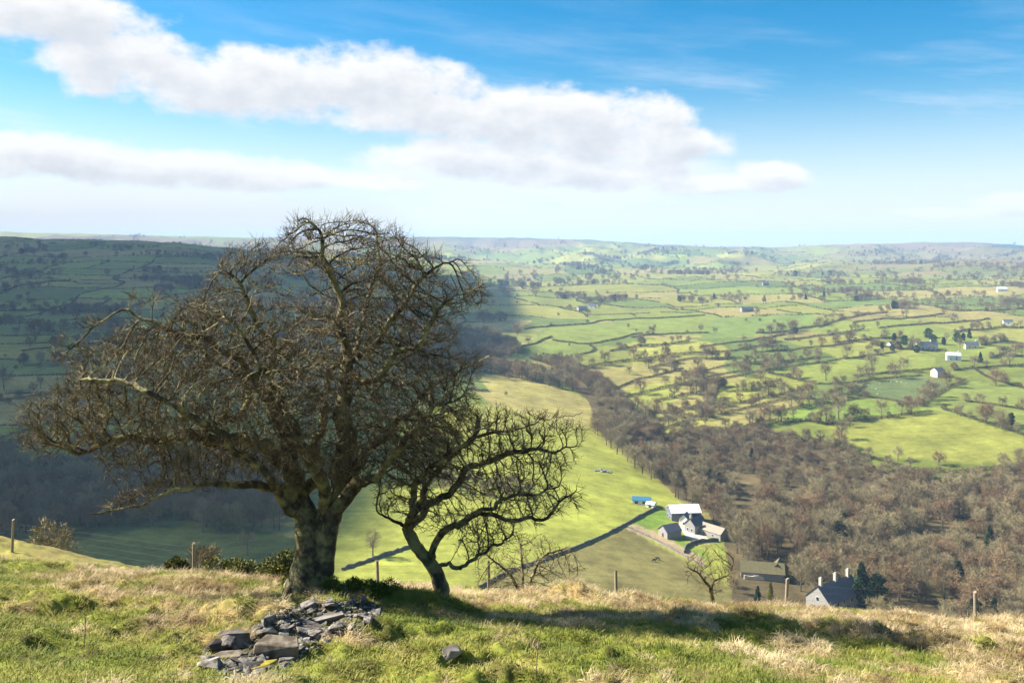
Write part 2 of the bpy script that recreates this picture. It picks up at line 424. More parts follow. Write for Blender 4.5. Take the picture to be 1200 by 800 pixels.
pocket = sst(fbm(GX/0.45, GY/0.45, 75, 2), 0.56, 0.72)*0.75  # dark pockets among the tussocks: shade painted into the turf colour
cf = cf*(1-pocket[:, None])+GAP_SHADE[None]*pocket[:, None]
wfg = (1-sst(DD, 45, 120))[:, None]
humpc = np.array([0.19, 0.19, 0.05])[None]
cf = np.where((DD > 27)[:, None], 0.55*humpc+0.45*cf, cf)
C = np.where(fg[:, None], cf*wfg+C*(1-wfg), C)
heap = (in_poly(PX, PY, HEAP) & (DD < 22)).astype(float)
C = C*(1-0.8*heap[:, None])+np.array([0.06,0.05,0.038])[None]*0.8*heap[:, None]

mt = bpy.data.materials.new('ground_grass'); mt.use_nodes = True; t = NT(mt.node_tree); b = mt.node_tree.nodes['Principled BSDF']
b.inputs['Roughness'].default_value = 0.95; b.inputs['Specular IOR Level'].default_value = 0.1
at = t.node('ShaderNodeAttribute', attribute_name='Col')
geo = t.node('ShaderNodeNewGeometry').outputs['Position']
n1 = t.noise(geo, 0.9, 6, 0.65); n2 = t.noise(geo, 0.035, 5, 0.6); n3 = t.noise(geo, 11.0, 4, 0.7)
k = t.m('MULTIPLY', t.m('MULTIPLY_ADD', n1, 0.7, 0.65), t.m('MULTIPLY_ADD', n2, 0.9, 0.55))
k = t.m('MULTIPLY', k, t.m('MULTIPLY_ADD', n3, 0.8, 0.6))
n4 = t.noise(geo, 0.16, 7, 0.72); k = t.m('MULTIPLY', k, t.m('MULTIPLY_ADD', n4, 1.5, 0.25))
n5 = t.noise(t.v('MULTIPLY', geo, (0.35, 1.6, 1.0)), 0.11, 4, 0.6); k = t.m('MULTIPLY', k, t.m('MULTIPLY_ADD', n5, 0.6, 0.7))
vs = t.node('ShaderNodeVectorMath', operation='SCALE'); t.l.new(at.outputs['Color'], vs.inputs[0]); t.l.new(k, vs.inputs['Scale'])
t.l.new(vs.outputs[0], b.inputs['Base Color'])
bp = t.node('ShaderNodeBump'); bp.inputs['Strength'].default_value = 0.5; bp.inputs['Distance'].default_value = 0.08
t.l.new(t.noise(geo, 9.0, 6, 0.7), bp.inputs['Height']); t.l.new(bp.outputs[0], b.inputs['Normal'])
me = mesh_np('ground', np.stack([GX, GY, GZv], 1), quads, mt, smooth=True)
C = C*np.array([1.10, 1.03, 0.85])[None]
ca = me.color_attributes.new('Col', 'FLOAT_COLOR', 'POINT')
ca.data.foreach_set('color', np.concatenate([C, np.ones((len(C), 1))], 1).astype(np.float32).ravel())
tag(link('ground', me), kind='structure')


LANDMARKS = [(1099,437,'near the cream house'),(1117,418,'near the white rendered house'),(1075,406,'by the long pale house'),(1045,456,'around the sheep field'),(1080,515,'around the olive field above the wood'),
             (930,480,'by the bright green field'),(880,455,'around the hummocky pale field'),(780,465,'on the slope right above the clough'),(690,400,'around the wide flat green field'),(650,435,'at the head of the clough'),
             (820,405,'on the open slope past the clough'),(930,392,'near the round hedgerow clump'),(1050,380,'around the upper green fields behind the long pale house'),(1170,385,'near the pale roadside cottage'),
             (60,400,'on the shaded upper fields'),(60,330,'high on the shaded hillside'),(1165,460,'past the curved hedge'),(800,350,'out toward the middle moor'),(1000,340,'out toward the red moor'),(620,350,'out toward the shadowed far fields'),(1160,345,'below the far white farmhouse')]
def where(px, py):
    return min(LANDMARKS, key=lambda q: (q[0]-px)**2+(3*(q[1]-py))**2)[2]
# ------------------------------------------------------------------ haze and the cloud whose shadow lies on the left valley side
zlo, zhi = float(GZv.min())-1.0, float(GZv.max())+6.0
hb = 8800.0
hv = [(x, y, z) for z in (zlo, zhi) for y in (-hb, hb) for x in (-hb, hb)]
hf = np.array([(0, 2, 3, 1), (4, 5, 7, 6), (0, 1, 5, 4), (2, 6, 7, 3), (0, 4, 6, 2), (1, 3, 7, 5)])
hm = bpy.data.materials.new('haze_air'); hm.use_nodes = True; ht = hm.node_tree; ht.nodes.clear()
pv = ht.nodes.new('ShaderNodeVolumePrincipled'); ho = ht.nodes.new('ShaderNodeOutputMaterial')
pv.inputs['Color'].default_value = (0.46, 0.71, 1.0, 1); pv.inputs['Density'].default_value = 0.0001
pv.inputs['Anisotropy'].default_value = 0.1
ht.links.new(pv.outputs[0], ho.inputs['Volume'])
tag(link('haze', mesh_np('haze', hv, hf, hm)), kind='stuff')

def make_cloud(name, label, pts, alt, seed, thick):
    pw = [(at_d(px, D), D) for px, D in pts]
    k = (alt+120)/SD.z
    pw = np.array([(x+SD.x*k, y+SD.y*k) for x, y in pw])
    st = 35.0
    xs = np.arange(pw[:, 0].min()-200, pw[:, 0].max()+200, st); ys = np.arange(pw[:, 1].min()-200, pw[:, 1].max()+200, st)
    XX, YY = np.meshgrid(xs, ys)
    ins = in_poly(XX, YY, pw.tolist()); dist = np.full(XX.shape, 1e9)
    for i in range(len(pw)):
        a = pw[i]; bb = pw[(i+1) % len(pw)]; ab = bb-a; t_ = np.clip(((XX-a[0])*ab[0]+(YY-a[1])*ab[1])/(ab@ab), 0, 1)
        dist = np.minimum(dist, np.hypot(XX-a[0]-t_*ab[0], YY-a[1]-t_*ab[1]))
    sd = np.where(ins, dist, -dist)+(fbm(XX/220., YY/220., seed, 4)-0.5)*70
    h = np.sqrt(np.clip(sd, 0, 400)/400)
    top = alt+h*thick*(0.5+1.0*fbm(XX/260., YY/260., seed+5, 4)); bot = alt-h*thick*0.25*fbm(XX/150., YY/150., seed+8, 3)
    ok = sd > 0; ny, nx = XX.shape
    idx = np.arange(nx*ny).reshape(ny, nx)
    cell = ok[:-1, :-1] | ok[1:, :-1] | ok[:-1, 1:] | ok[1:, 1:]
    q = np.stack([idx[:-1, :-1], idx[:-1, 1:], idx[1:, 1:], idx[1:, :-1]], -1)[cell]
    V_ = np.concatenate([np.stack([XX.ravel(), YY.ravel(), top.ravel()], 1), np.stack([XX.ravel(), YY.ravel(), bot.ravel()], 1)])
    fcs = np.concatenate([q, (q+nx*ny)[:, ::-1]])
    used = np.unique(fcs); rem = np.zeros(len(V_), int); rem[used] = np.arange(len(used))
    V_ = V_[used]; c0 = V_.mean(0); o = link(name, mesh_np(name, V_-c0, rem[fcs], M_cloud, True), None, c0)
    tag(o, label, 'cloud')
M_cloud = mat('cloud_white', (0.85, 0.86, 0.88), 1.0, spec=0.0)     # vapour: part of the sunlight passes straight through
_t = NT(M_cloud.node_tree); _mx = _t.node('ShaderNodeMixShader'); _mx.inputs[0].default_value = 0.28; _tr = _t.node('ShaderNodeBsdfTransparent')
_t.l.new(_t.n['Principled BSDF'].outputs[0], _mx.inputs[1]); _t.l.new(_tr.outputs[0], _mx.inputs[2]); _t.l.new(_mx.outputs[0], _t.n['Material Output'].inputs[0])
make_cloud('cloud', 'broad flat based white cloud shading the left valley side',
           [(-900,318),(-200,318),(100,325),(270,342),(345,385),(400,460),(465,600),(525,780),(575,1000),(592,1250),(602,1500),(615,1750),
            (600,2100),(560,2350),(470,2500),(300,2750),(100,2950),(-100,3050),(-500,3100),(-900,3000)], 1330, 101, 110)
# ------------------------------------------------------------------ hawthorns
def bark_mat(name, dark, lichen, amount, scale):
    m = bpy.data.materials.new(name); m.use_nodes = True; t = NT(m.node_tree); b = m.node_tree.nodes['Principled BSDF']
    b.inputs['Roughness'].default_value = 0.9; b.inputs['Specular IOR Level'].default_value = 0.15
    o = t.node('ShaderNodeTexCoord').outputs['Object']
    st = t.v('MULTIPLY', o, (1.0, 1.0, 0.35))
    nA = t.noise(o, scale, 5, 0.65); nB = t.noise(st, scale*3.5, 5, 0.7)
    c = t.mix(t.ss(nB, 0.35, 0.7), dark, tuple(2.1*q for q in dark))
    c = t.mix(t.ss(nA, 1-amount-0.13, 1-amount+0.13), c, lichen)
    t.l.new(c, b.inputs['Base Color'])
    bn = t.node('ShaderNodeBump'); bn.inputs['Strength'].default_value = 0.9; bn.inputs['Distance'].default_value = 0.06
    t.l.new(nB, bn.inputs['Height']); t.l.new(bn.outputs[0], b.inputs['Normal'])
    return m
M_bark = bark_mat('hawthorn_bark', (0.045, 0.036, 0.025), (0.32, 0.285, 0.12), 0.47, 3.0)
M_branch = bark_mat('hawthorn_branch', (0.040, 0.031, 0.022), (0.33, 0.29, 0.13), 0.46, 3.4)
M_twig = bark_mat('hawthorn_twig', (0.090, 0.067, 0.042), (0.33, 0.275, 0.145), 0.42, 4.5)

def resample(P, step):
    P = np.asarray(P, float); seg = np.linalg.norm(np.diff(P, axis=0), axis=1); L = np.concatenate([[0], np.cumsum(seg)])
    n = max(2, int(round(L[-1]/step))+1); s = np.linspace(0, L[-1], n)
    return np.stack([np.interp(s, L, P[:, i]) for i in range(P.shape[1])], 1)
def smooth_poly(P, it=2):
    P = np.asarray(P, float)
    for _ in range(it):
        Q = [P[0]]
        for i in range(len(P)-1):
            Q += [0.75*P[i]+0.25*P[i+1], 0.25*P[i]+0.75*P[i+1]]
        Q.append(P[-1]); P = np.array(Q)
    return P

class Tubes:
    def __init__(s): s.v = []; s.f = []; s.n = 0
    def tube(s, P, R, k, flute=0.0, ph=0.0):
        P = np.asarray(P, float); R = np.asarray(R, float); n = len(P)
        T = np.gradient(P, axis=0); T /= np.maximum(np.linalg.norm(T, axis=1, keepdims=True), 1e-9)
        up = np.array([0, 0, 1.0]) if abs(T[0][2]) < 0.9 else np.array([1.0, 0, 0])
        N = np.cross(T[0], up); N /= np.linalg.norm(N); Ns = []
        for i in range(n):
            N = N-T[i]*(N@T[i]); N /= max(np.linalg.norm(N), 1e-9); Ns.append(N)
        Ns = np.array(Ns); B = np.cross(T, Ns); a = np.arange(k)/k*2*np.pi
        rad = R[:, None]*np.ones(k)[None]
        if flute:
            L = np.concatenate([[0], np.cumsum(np.linalg.norm(np.diff(P, axis=0), axis=1))])[:, None]
            rad = rad*(1+flute*(0.55*np.sin(3*a[None]+ph+L*1.7)+0.35*np.sin(5*a[None]-ph*2+L*1.1)+0.3*np.sin(8*a[None]+L*3.0+ph)))
        V_ = P[:, None]+rad[..., None]*(np.cos(a)[None, :, None]*Ns[:, None]+np.sin(a)[None, :, None]*B[:, None])
        s.v.append(V_.reshape(-1, 3))
        i = np.arange(n-1)[:, None]*k; j = np.arange(k)[None]; j2 = (j+1) % k
        s.f.append(np.stack([i+j, i+j2, i+k+j2, i+k+j], -1).reshape(-1, 4)+s.n); s.n += n*k
    def mesh(s, name, m, smooth=True): return mesh_np(name, np.concatenate(s.v), np.concatenate(s.f), m, smooth)

def vec_twigs(P0, DIR, LEN, R, rg, kinks=2):
    """many three-sided twigs at once, each with kinks"""
    n = len(P0); rings = [P0]; p = P0; d = DIR
    for k in range(kinks):
        d = d+rg.normal(0, 0.24, (n, 3)); d /= np.linalg.norm(d, axis=1, keepdims=True)
        p = p+d*(LEN/kinks)[:, None]; rings.append(p)
    ax = np.cross(DIR, rg.normal(0, 1, (n, 3))); ax /= np.maximum(np.linalg.norm(ax, axis=1, keepdims=True), 1e-9)
    bx = np.cross(DIR, ax); bx /= np.maximum(np.linalg.norm(bx, axis=1, keepdims=True), 1e-9)
    V_ = []
    for q, P in enumerate(rings):
        rr_ = R*(1-0.72*q/kinks)
        for a in (0, 2.094, 4.189): V_.append(P+(math.cos(a)*ax+math.sin(a)*bx)*rr_[:, None])
    V_ = np.stack(V_, 1).reshape(-1, 3); m = len(rings)*3
    fs = []
    for q in range(kinks):
        for j in range(3): fs.append((q*3+j, q*3+(j+1) % 3, q*3+3+(j+1) % 3, q*3+3+j))
    Fc = (np.arange(n)[:, None, None]*m+np.array(fs)[None]).reshape(-1, 4)
    return V_, Fc, rings[-1], d

def hawthorn(name, label, base_px, base_py, crown, limbs, natt, seed, depth, step=0.11, infl=1.1, kill=0.19, twig_n=3.0, twig_len=0.26,
             group=None, dmin=9, dfix=None, tip=0.0072, spread_bias=(0, 0, 0)):
    rg = np.random.default_rng(seed)
    D0 = dfix
    if D0 is None:
        h = ray(base_px, base_py, dmin, 30); D0 = h[1] if h else 18.0
    X0 = at_d(base_px, D0); Z0 = Hs(X0, D0); s = D0/F
    if dfix: base_py = HY-F*Z0/D0
    def W(px, py, dy): return np.array([(px-base_px)*s, dy, (base_py-py)*s])
    pos = []; par = []; rmin = []; nodedir = []
    ends = {}
    for lb in limbs:                                    # (key, parent key or None, [(px, py, dy, r)...])
        key, pk, pts = lb
        if dfix and pk is None: pts = [(pts[0][0], base_py+3, pts[0][2], pts[0][3])]+pts[1:]
        P = np.array([np.concatenate([W(a, b_, c), [r]]) for a, b_, c, r in pts])
        if pk is not None: P = np.concatenate([[np.concatenate([pos[ends[pk]], [P[0][3]]])], P])
        P = resample(smooth_poly(P, 2), step)
        wob = np.cumsum(rg.normal(0, 0.012, (len(P), 3)), 0)*(1.0 if pk is None else 1.7); P[1:, :3] += wob[1:]
        if pk is not None and len(P) > 8:                # gnarled limbs: kinks every few decimetres
            kn = rg.normal(0, 0.055, (max(4, len(P)//4), 3)); kt = np.linspace(0, len(P)-1, len(kn)); kn[0] = 0
            P[:, :3] += np.stack([np.interp(np.arange(len(P)), kt, kn[:, q]) for q in range(3)], 1)
        prev = ends[pk] if pk is not None else -1
        start = 1 if pk is not None else 0
        for q in P[start:]:
            pos.append(q[:3]); par.append(prev); rmin.append(q[3] if pk is None else q[3]*(0.62+0.38*min(1.0, q[3]/0.16))); prev = len(pos)-1
        ends[key] = prev
        ends[key+'/mid'] = prev-(len(P)//2)
    nl = len(pos)
    # points that the growth reaches for
    cp = np.array(crown, float); lo, hi = cp.min(0), cp.max(0); att = []
    while len(att) < natt:
        q = rg.uniform(lo, hi, (natt*2, 2)); q = q[in_poly(q[:, 0], q[:, 1], crown)]
        de = np.full(len(q), 1e9)
        for i in range(len(cp)):
            a = cp[i]; bb = cp[(i+1) % len(cp)]; ab = bb-a; t_ = np.clip(((q-a)@ab)/(ab@ab), 0, 1)
            de = np.minimum(de, np.linalg.norm(q-a-t_[:, None]*ab, axis=1))
        dep = depth*np.sqrt(np.clip(de*s/depth, 0.03, 1.0))
        dy = rg.uniform(-1, 1, len(q))*dep
        xw = q[:, 0]*s; zw = q[:, 1]*s
        nz = vnoise(xw*1.25+dy*0.9+seed, zw*2.3, seed)*0.6+vnoise(dy*1.4-seed, zw*1.9+xw*0.5, seed+3)*0.4
        okk = (nz > np.where(de*s < 0.9, 0.30, 0.41)) & ((de*s < 0.8) | (rg.random(len(q)) < 0.72))
        for a, b_, c in zip(q[okk, 0], q[okk, 1], dy[okk]): att.append(W(a, b_, c))
    att = np.array(att[:natt]); pos = [np.array(p) for p in pos]
    alive = np.ones(len(att), bool); nd = np.full(len(att), 1e9); ni = np.zeros(len(att), int)
    new = list(range(nl))
    for it in range(130):
        if new:
            NP = np.array([pos[i] for i in new])
            ai = np.nonzero(alive)[0]
            for c0 in range(0, len(NP), 400):
                d2 = np.linalg.norm(att[ai][:, None]-NP[None, c0:c0+400], axis=2); k = d2.argmin(1); dm = d2[np.arange(len(ai)), k]
                up = dm < nd[ai]; nd[ai[up]] = dm[up]; ni[ai[up]] = np.array(new)[c0+k[up]]
        alive &= nd > kill
        act = alive & (nd < infl)
        if not act.any():
            if it > 3: break
        idx = ni[act]; dv = att[act]-np.array([pos[i] for i in idx]); dv /= np.linalg.norm(dv, axis=1, keepdims=True)
        un, inv = np.unique(idx, return_inverse=True); sm = np.zeros((len(un), 3)); np.add.at(sm, inv, dv)
        new = []
        for u_, v_ in zip(un, sm):
            v_ = v_/max(np.linalg.norm(v_), 1e-6)+rg.normal(0, 0.17, 3)+np.array(spread_bias)
            if par[u_] >= 0:
                pd = pos[u_]-pos[par[u_]]; v_ = v_+0.65*pd/max(np.linalg.norm(pd), 1e-6)
            v_ /= np.linalg.norm(v_); pos.append(pos[u_]+v_*step*rg.uniform(0.8, 1.2)); par.append(int(u_)); rmin.append(0.0); new.append(len(pos)-1)
        if len(pos) > 30000: break
    n = len(pos); pos = np.array(pos); par = np.array(par); rmin = np.array(rmin)
    kids = [[] for _ in range(n)]
    for i in range(n):
        if par[i] >= 0: kids[par[i]].append(i)
    rad = np.zeros(n)
    E = 2.28
    acc = np.zeros(n)
    for i in range(n-1, -1, -1):
        r = acc[i]**(1/E) if acc[i] > 0 else tip
        rad[i] = max(r, rmin[i]) if i < nl else r
        if par[i] >= 0: acc[par[i]] += r**E
    size = np.ones(n)
    for i in range(n-1, -1, -1):
        if par[i] >= 0: size[par[i]] += size[i]
    trunk, br = Tubes(), Tubes()
    stack = [i for i in range(n) if par[i] < 0]
    while stack:
        i = stack.pop(); ch = [i] if par[i] < 0 else [par[i], i]
        while True:
            ks = kids[ch[-1]]
            if not ks: break
            m_ = max(ks, key=lambda c: (c < nl, rad[c], size[c]))
            stack += [c for c in ks if c != m_]; ch.append(m_)
        P = pos[ch]; R = rad[ch].copy()
        if par[i] >= 0: R[0] = min(R[0], R[1]*1.25)
        if len(R) > 4:
            R2 = np.convolve(np.pad(R, 2, mode='edge'), np.ones(5)/5, 'valid'); R = R2
        R[-1] *= 0.5
        big = R.max() > 0.075
        if big:
            kbig = max(2, int((R > 0.06).sum()))
            (trunk if True else br).tube(P[:kbig+1], R[:kbig+1], 14, 0.22 if R.max() > 0.2 else 0.08, float(rg.uniform(0, 6)))
            if kbig < len(P)-1: br.tube(P[kbig:], R[kbig:], 6)
        else:
            br.tube(P, R, 6 if R.max() > 0.03 else (4 if R.max() > 0.012 else 3))
    # spur twigs
    thin = np.nonzero((rad < 0.03) & (np.arange(n) >= nl))[0]
    rep = rg.poisson(twig_n, len(thin)); src = np.repeat(thin, rep)
    cen = pos[thin].mean(0)
    pd = pos[src]-pos[par[src]]; pd /= np.maximum(np.linalg.norm(pd, axis=1, keepdims=True), 1e-9)
    outw = pos[src]-cen; outw /= np.maximum(np.linalg.norm(outw, axis=1, keepdims=True), 1e-9)
    dr = rg.normal(0, 0.6, (len(src), 3))+0.9*pd+0.5*outw+np.array([0, 0, 0.30]); dr /= np.linalg.norm(dr, axis=1, keepdims=True)
    Ln = twig_len*rg.uniform(0.45, 1.25, len(src)); Rr = rg.uniform(0.0038, 0.0072, len(src))*(tip/0.0065)
    V1, F1, endp, endd = vec_twigs(pos[src], dr, Ln, Rr, rg, 2)
    sub = rg.random(len(endp)) < 0.85
    d2 = endd[sub]+rg.normal(0, 0.7, (sub.sum(), 3)); d2 /= np.linalg.norm(d2, axis=1, keepdims=True)
    V2, F2, _, _ = vec_twigs(endp[sub]*0.6+pos[src][sub]*0.4, d2, Ln[sub]*0.6, Rr[sub]*0.7, rg, 1)
    VV = np.concatenate([V1, V2]); FF = np.concatenate([F1, F2+len(V1)])
    root = empty(name, (X0, D0, Z0-0.06))
    if trunk.v: link('trunk', trunk.mesh('trunk', M_bark), root)
    crn = link('crown', br.mesh('crown_branches', M_branch), root)
    link('twigs', mesh_np('twigs', VV, FF, M_twig, False), crn)['kind'] = 'stuff'
    tag(root, label, 'tree', group)
    print(name, 'D0', round(D0, 2), 'nodes', n, 'twig faces', len(FF), 'attr left', int(alive.sum()))
    return root

BIG = [(28,505),(38,488),(22,472),(60,455),(95,435),(70,415),(72,392),(105,372),(150,362),(165,342),(215,352),(250,330),(258,298),(300,282),(330,284),
       (345,256),(385,262),(415,250),(440,262),(470,268),(480,288),(510,292),(530,318),(572,338),(560,356),(520,372),(545,388),(520,402),
       (575,412),(560,432),(540,450),(558,470),(545,505),(528,532),(490,550),(450,545),(420,560),(330,560),(300,556),(270,572),(200,566),(150,590),
       (125,584),(180,556),(200,540),(140,540),(110,520),(60,528)]
BL = [('ls', None, [(360,694,0,.46),(359,676,0,.32),(361,640,.02,.28),(359,606,.05,.25)]),
      ('rs', None, [(374,696,-.10,.40),(376,674,-.08,.27),(381,640,-.05,.26),(389,606,-.02,.23)]),
      ('l0', 'ls', [(340,585,-.1,.16),(326,560,-.3,.11),(290,548,-.7,.09),(245,552,-1.1,.065),(200,564,-1.3,.045),(140,584,-1.4,.02)]),
      ('l1', 'ls', [(343,570,0,.19),(334,540,.1,.16),(312,514,.2,.12),(262,514,.3,.09),(215,502,.2,.065),(165,512,0,.045),(125,500,-.2,.03),(90,520,-.2,.03),(40,508,0,.012)]),
      ('l2', 'l1/mid', [(285,478,.8,.08),(240,440,1.2,.06),(180,410,1.4,.04),(110,388,1.3,.015)]),
      ('l3', 'ls', [(346,560,.3,.18),(336,520,.5,.16),(326,470,.5,.13),(300,430,.4,.10),(262,400,.2,.07),(205,375,0,.045),(160,352,0,.015)]),
      ('l4', 'l3/mid', [(330,420,-.2,.09),(310,370,-.5,.06),(285,325,-.6,.035),(270,305,-.6,.012)]),
      ('c1', 'rs', [(398,560,.1,.18),(402,500,.1,.16),(406,450,0,.13),(400,400,-.1,.09),(388,350,-.1,.06),(375,290,-.2,.03),(350,258,-.2,.01)]),
      ('c2', 'rs', [(380,560,-.5,.13),(368,500,-1.0,.11),(352,450,-1.3,.08),(330,400,-1.6,.05),(300,350,-1.7,.02)]),
      ('c3', 'c1/mid', [(430,410,.3,.08),(455,370,.5,.06),(480,330,.5,.035),(520,312,.5,.012)]),
      ('c4', 'c1/mid', [(415,380,.9,.07),(425,330,1.2,.045),(430,280,1.2,.015)]),
      ('r1', 'rs', [(412,580,-.1,.15),(436,560,-.3,.12),(462,540,-.5,.09),(485,505,-.7,.065),(520,470,-.8,.035),(548,455,-.8,.012)]),
      ('r2', 'rs', [(408,560,.3,.14),(430,520,.7,.12),(462,480,1.0,.085),(500,440,1.1,.055),(560,418,1.1,.015)]),
      ('r3', 'c1/mid', [(440,440,-.4,.08),(480,405,-.7,.06),(520,365,-.8,.035),(560,340,-.8,.012)]),
      ('b1', 'ls', [(360,560,.9,.13),(350,500,1.5,.10),(380,430,1.9,.07),(400,360,1.8,.03)]),
      ('f1', 'ls', [(345,565,-.6,.10),(322,520,-1.2,.07),(285,470,-1.6,.045),(225,435,-1.7,.022),(150,420,-1.5,.008)])]
hawthorn('hawthorn_tree', 'large windswept bare hawthorn with twin fluted trunks beside the stone heap', 368, 689, BIG, BL, 17000, 3, 2.4, step=0.095, kill=0.14, twig_n=2.15, twig_len=0.27, infl=1.6, spread_bias=(0, 0, 0.10))
SMALL = [(436,560),(446,515),(470,480),(520,466),(560,462),(600,462),(640,468),(690,482),(665,494),(640,502),(682,522),(650,540),(660,552),(690,566),(655,588),
         (640,592),(600,596),(612,614),(585,622),(560,640),(535,638),(520,610),(480,608),(455,596)]
SL = [('t', None, [(516,688,0,.19),(517,664,0,.14),(508,640,0,.12),(494,618,0,.10),(482,600,0,.08)]),
      ('a', 't', [(472,588,-.1,.05),(455,580,-.2,.03),(440,566,-.2,.01)]),
      ('b', 't', [(500,580,.1,.055),(535,552,.2,.038),(575,540,.3,.025),(620,520,.3,.015),(676,520,.3,.008)]),
      ('c', 't/mid', [(520,610,-.2,.05),(548,585,-.4,.03),(590,565,-.5,.02),(630,555,-.6,.012),(652,548,-.6,.008)]),
      ('d', 't', [(495,560,.4,.06),(515,530,.7,.045),(560,505,.9,.03),(620,484,1.0,.018),(686,480,1.0,.007)]),
      ('e', 't', [(480,570,-.4,.05),(490,540,-.7,.04),(520,515,-.9,.025),(560,490,-1.0,.01)]),
      ('f', 't/mid', [(540,650,-.1,.035),(560,628,-.2,.02),(600,605,-.3,.01)]),
      ('g', 'c/mid', [(600,590,-.2,.02),(630,590,-.2,.015),(655,578,-.2,.015),(676,566,-.2,.006)])]
hawthorn('hawthorn_tree', 'small leaning bare hawthorn with one crooked trunk on the bank edge', 516, 685, SMALL, SL, 5500, 5, 1.35, step=0.075, kill=0.125, twig_n=1.5, twig_len=0.22)
B1 = [(556,690),(560,650),(590,630),(630,622),(670,640),(690,665),(660,680),(640,692),(600,694)]
L1 = [('a', None, [(612,700,0,.05),(606,680,0,.04),(590,660,-.1,.025),(570,645,-.1,.01)]), ('b', None, [(616,700,0,.05),(622,670,.1,.035),(640,650,.1,.02),(665,645,.1,.01)]),
      ('c', None, [(614,700,.1,.05),(614,660,.2,.03),(610,630,.2,.01)])]
hawthorn('thorn_bush', 'low bare thorn bush beside a fence post with the meadow wall behind', 614, 697, B1, L1, 1800, 9, 1.0, step=0.09, kill=0.15, twig_n=1.3, twig_len=0.2, dfix=26.0, tip=0.007)
B2 = [(795,690),(800,655),(820,640),(845,635),(862,650),(866,680),(840,695)]
L2 = [('a', None, [(838,712,0,.08),(836,690,0,.06),(822,672,-.1,.035),(805,660,-.1,.015)]), ('b', 'a/mid', [(846,672,.1,.04),(856,655,.1,.015)])]
hawthorn('thorn_bush', 'dark bare thorn bush with a bent stem on the bank below the farm track', 838, 708, B2, L2, 700, 12, 0.8, step=0.1, kill=0.20, twig_n=2.2, twig_len=0.22, dfix=27.0, tip=0.008)

# ------------------------------------------------------------------ turf and tussocks
def blades(n, h0, h1, spread, width, droop, segs, seed):
    rg = np.random.default_rng(seed); V_, F3, F4 = [], [], []
    for i in range(n):
        a = rg.uniform(0, 2*np.pi); rr_ = spread*math.sqrt(rg.random()); p = np.array([rr_*math.cos(a), rr_*math.sin(a), -0.02])
        a2 = a+rg.normal(0, 0.9); d = np.array([math.cos(a2), math.sin(a2), 0]); L = rg.uniform(h0, h1); dr = droop*rg.uniform(0.3, 1.2)
        sd_ = np.array([-d[1], d[0], 0])*width*rg.uniform(0.7, 1.3); b0 = len(V_)
        for k in range(segs+1):
            t_ = k/segs; ang = dr*t_
            q = p+d*L*(math.sin(ang)*t_*0.9+0.12*t_)+np.array([0, 0, L*t_*math.cos(ang*0.95)])
            if k < segs: V_ += [q-sd_*(1-0.6*t_), q+sd_*(1-0.6*t_)]
            else: V_.append(q)
        for k in range(segs-1): F4.append((b0+2*k, b0+2*k+1, b0+2*k+3, b0+2*k+2))
        F3.append((b0+2*segs-2, b0+2*segs-1, b0+2*segs))
    return np.array(V_), [np.array(F4).reshape(-1, 4), np.array(F3)]
def grass_mat(name, ca_, cb_):
    m = bpy.data.materials.new(name); m.use_nodes = True; t = NT(m.node_tree); b = m.node_tree.nodes['Principled BSDF']
    b.inputs['Roughness'].default_value = 0.7; b.inputs['Specular IOR Level'].default_value = 0.2
    a = t.node('ShaderNodeAttribute', attribute_name='tint', attribute_type='INSTANCER')
    c = t.mix(a.outputs['Fac'], ca_, cb_); t.l.new(c, b.inputs['Base Color'])
    tr = t.node('ShaderNodeBsdfTranslucent'); t.l.new(c, tr.inputs[0]); mx = t.node('ShaderNodeMixShader'); mx.inputs[0].default_value = 0.3
    t.l.new(b.outputs[0], mx.inputs[1]); t.l.new(tr.outputs[0], mx.inputs[2]); t.l.new(mx.outputs[0], m.node_tree.nodes['Material Output'].inputs[0])
    return m
def scatter(name, proto, P, rot, scl, tint=None, label=None):
    me = bpy.data.meshes.new(name); me.vertices.add(len(P)); me.vertices.foreach_set('co', np.asarray(P, np.float32).ravel())
    for nm, typ, arr in (('rot', 'FLOAT_VECTOR', rot), ('scl', 'FLOAT_VECTOR', scl), ('tint', 'FLOAT', tint)):
        if arr is None: continue
        a = me.attributes.new(nm, typ, 'POINT'); a.data.foreach_set('vector' if typ == 'FLOAT_VECTOR' else 'value', np.asarray(arr, np.float32).ravel())
    o = link(name, me); ng = bpy.data.node_groups.new(name, 'GeometryNodeTree')
    ng.interface.new_socket('Geometry', in_out='INPUT', socket_type='NodeSocketGeometry'); ng.interface.new_socket('Geometry', in_out='OUTPUT', socket_type='NodeSocketGeometry')
    N = ng.nodes; L = ng.links; gi_ = N.new('NodeGroupInput'); go_ = N.new('NodeGroupOutput'); iop = N.new('GeometryNodeInstanceOnPoints'); oi = N.new('GeometryNodeObjectInfo')
    oi.inputs['Object'].default_value = proto; oi.transform_space = 'ORIGINAL'; oi.inputs['As Instance'].default_value = True
    L.new(gi_.outputs[0], iop.inputs['Points']); L.new(oi.outputs['Geometry'], iop.inputs['Instance'])
    for nm, sock in (('rot', 'Rotation'), ('scl', 'Scale')):
        na = N.new('GeometryNodeInputNamedAttribute'); na.data_type = 'FLOAT_VECTOR'; na.inputs['Name'].default_value = nm
        L.new(na.outputs['Attribute'], iop.inputs[sock])
    L.new(iop.outputs[0], go_.inputs[0]); md = o.modifiers.new('scatter', 'NODES'); md.node_group = ng
    tag(o, label, kind='stuff'); return o
M_green = grass_mat('green_grass', (0.095, 0.135, 0.016), (0.36, 0.33, 0.08))
M_straw = grass_mat('dead_grass', (0.23, 0.145, 0.06), (0.68, 0.54, 0.31))
def proto(name, V_, Fc, m): return bpy.data.objects.new(name, mesh_np(name, V_, Fc, m))
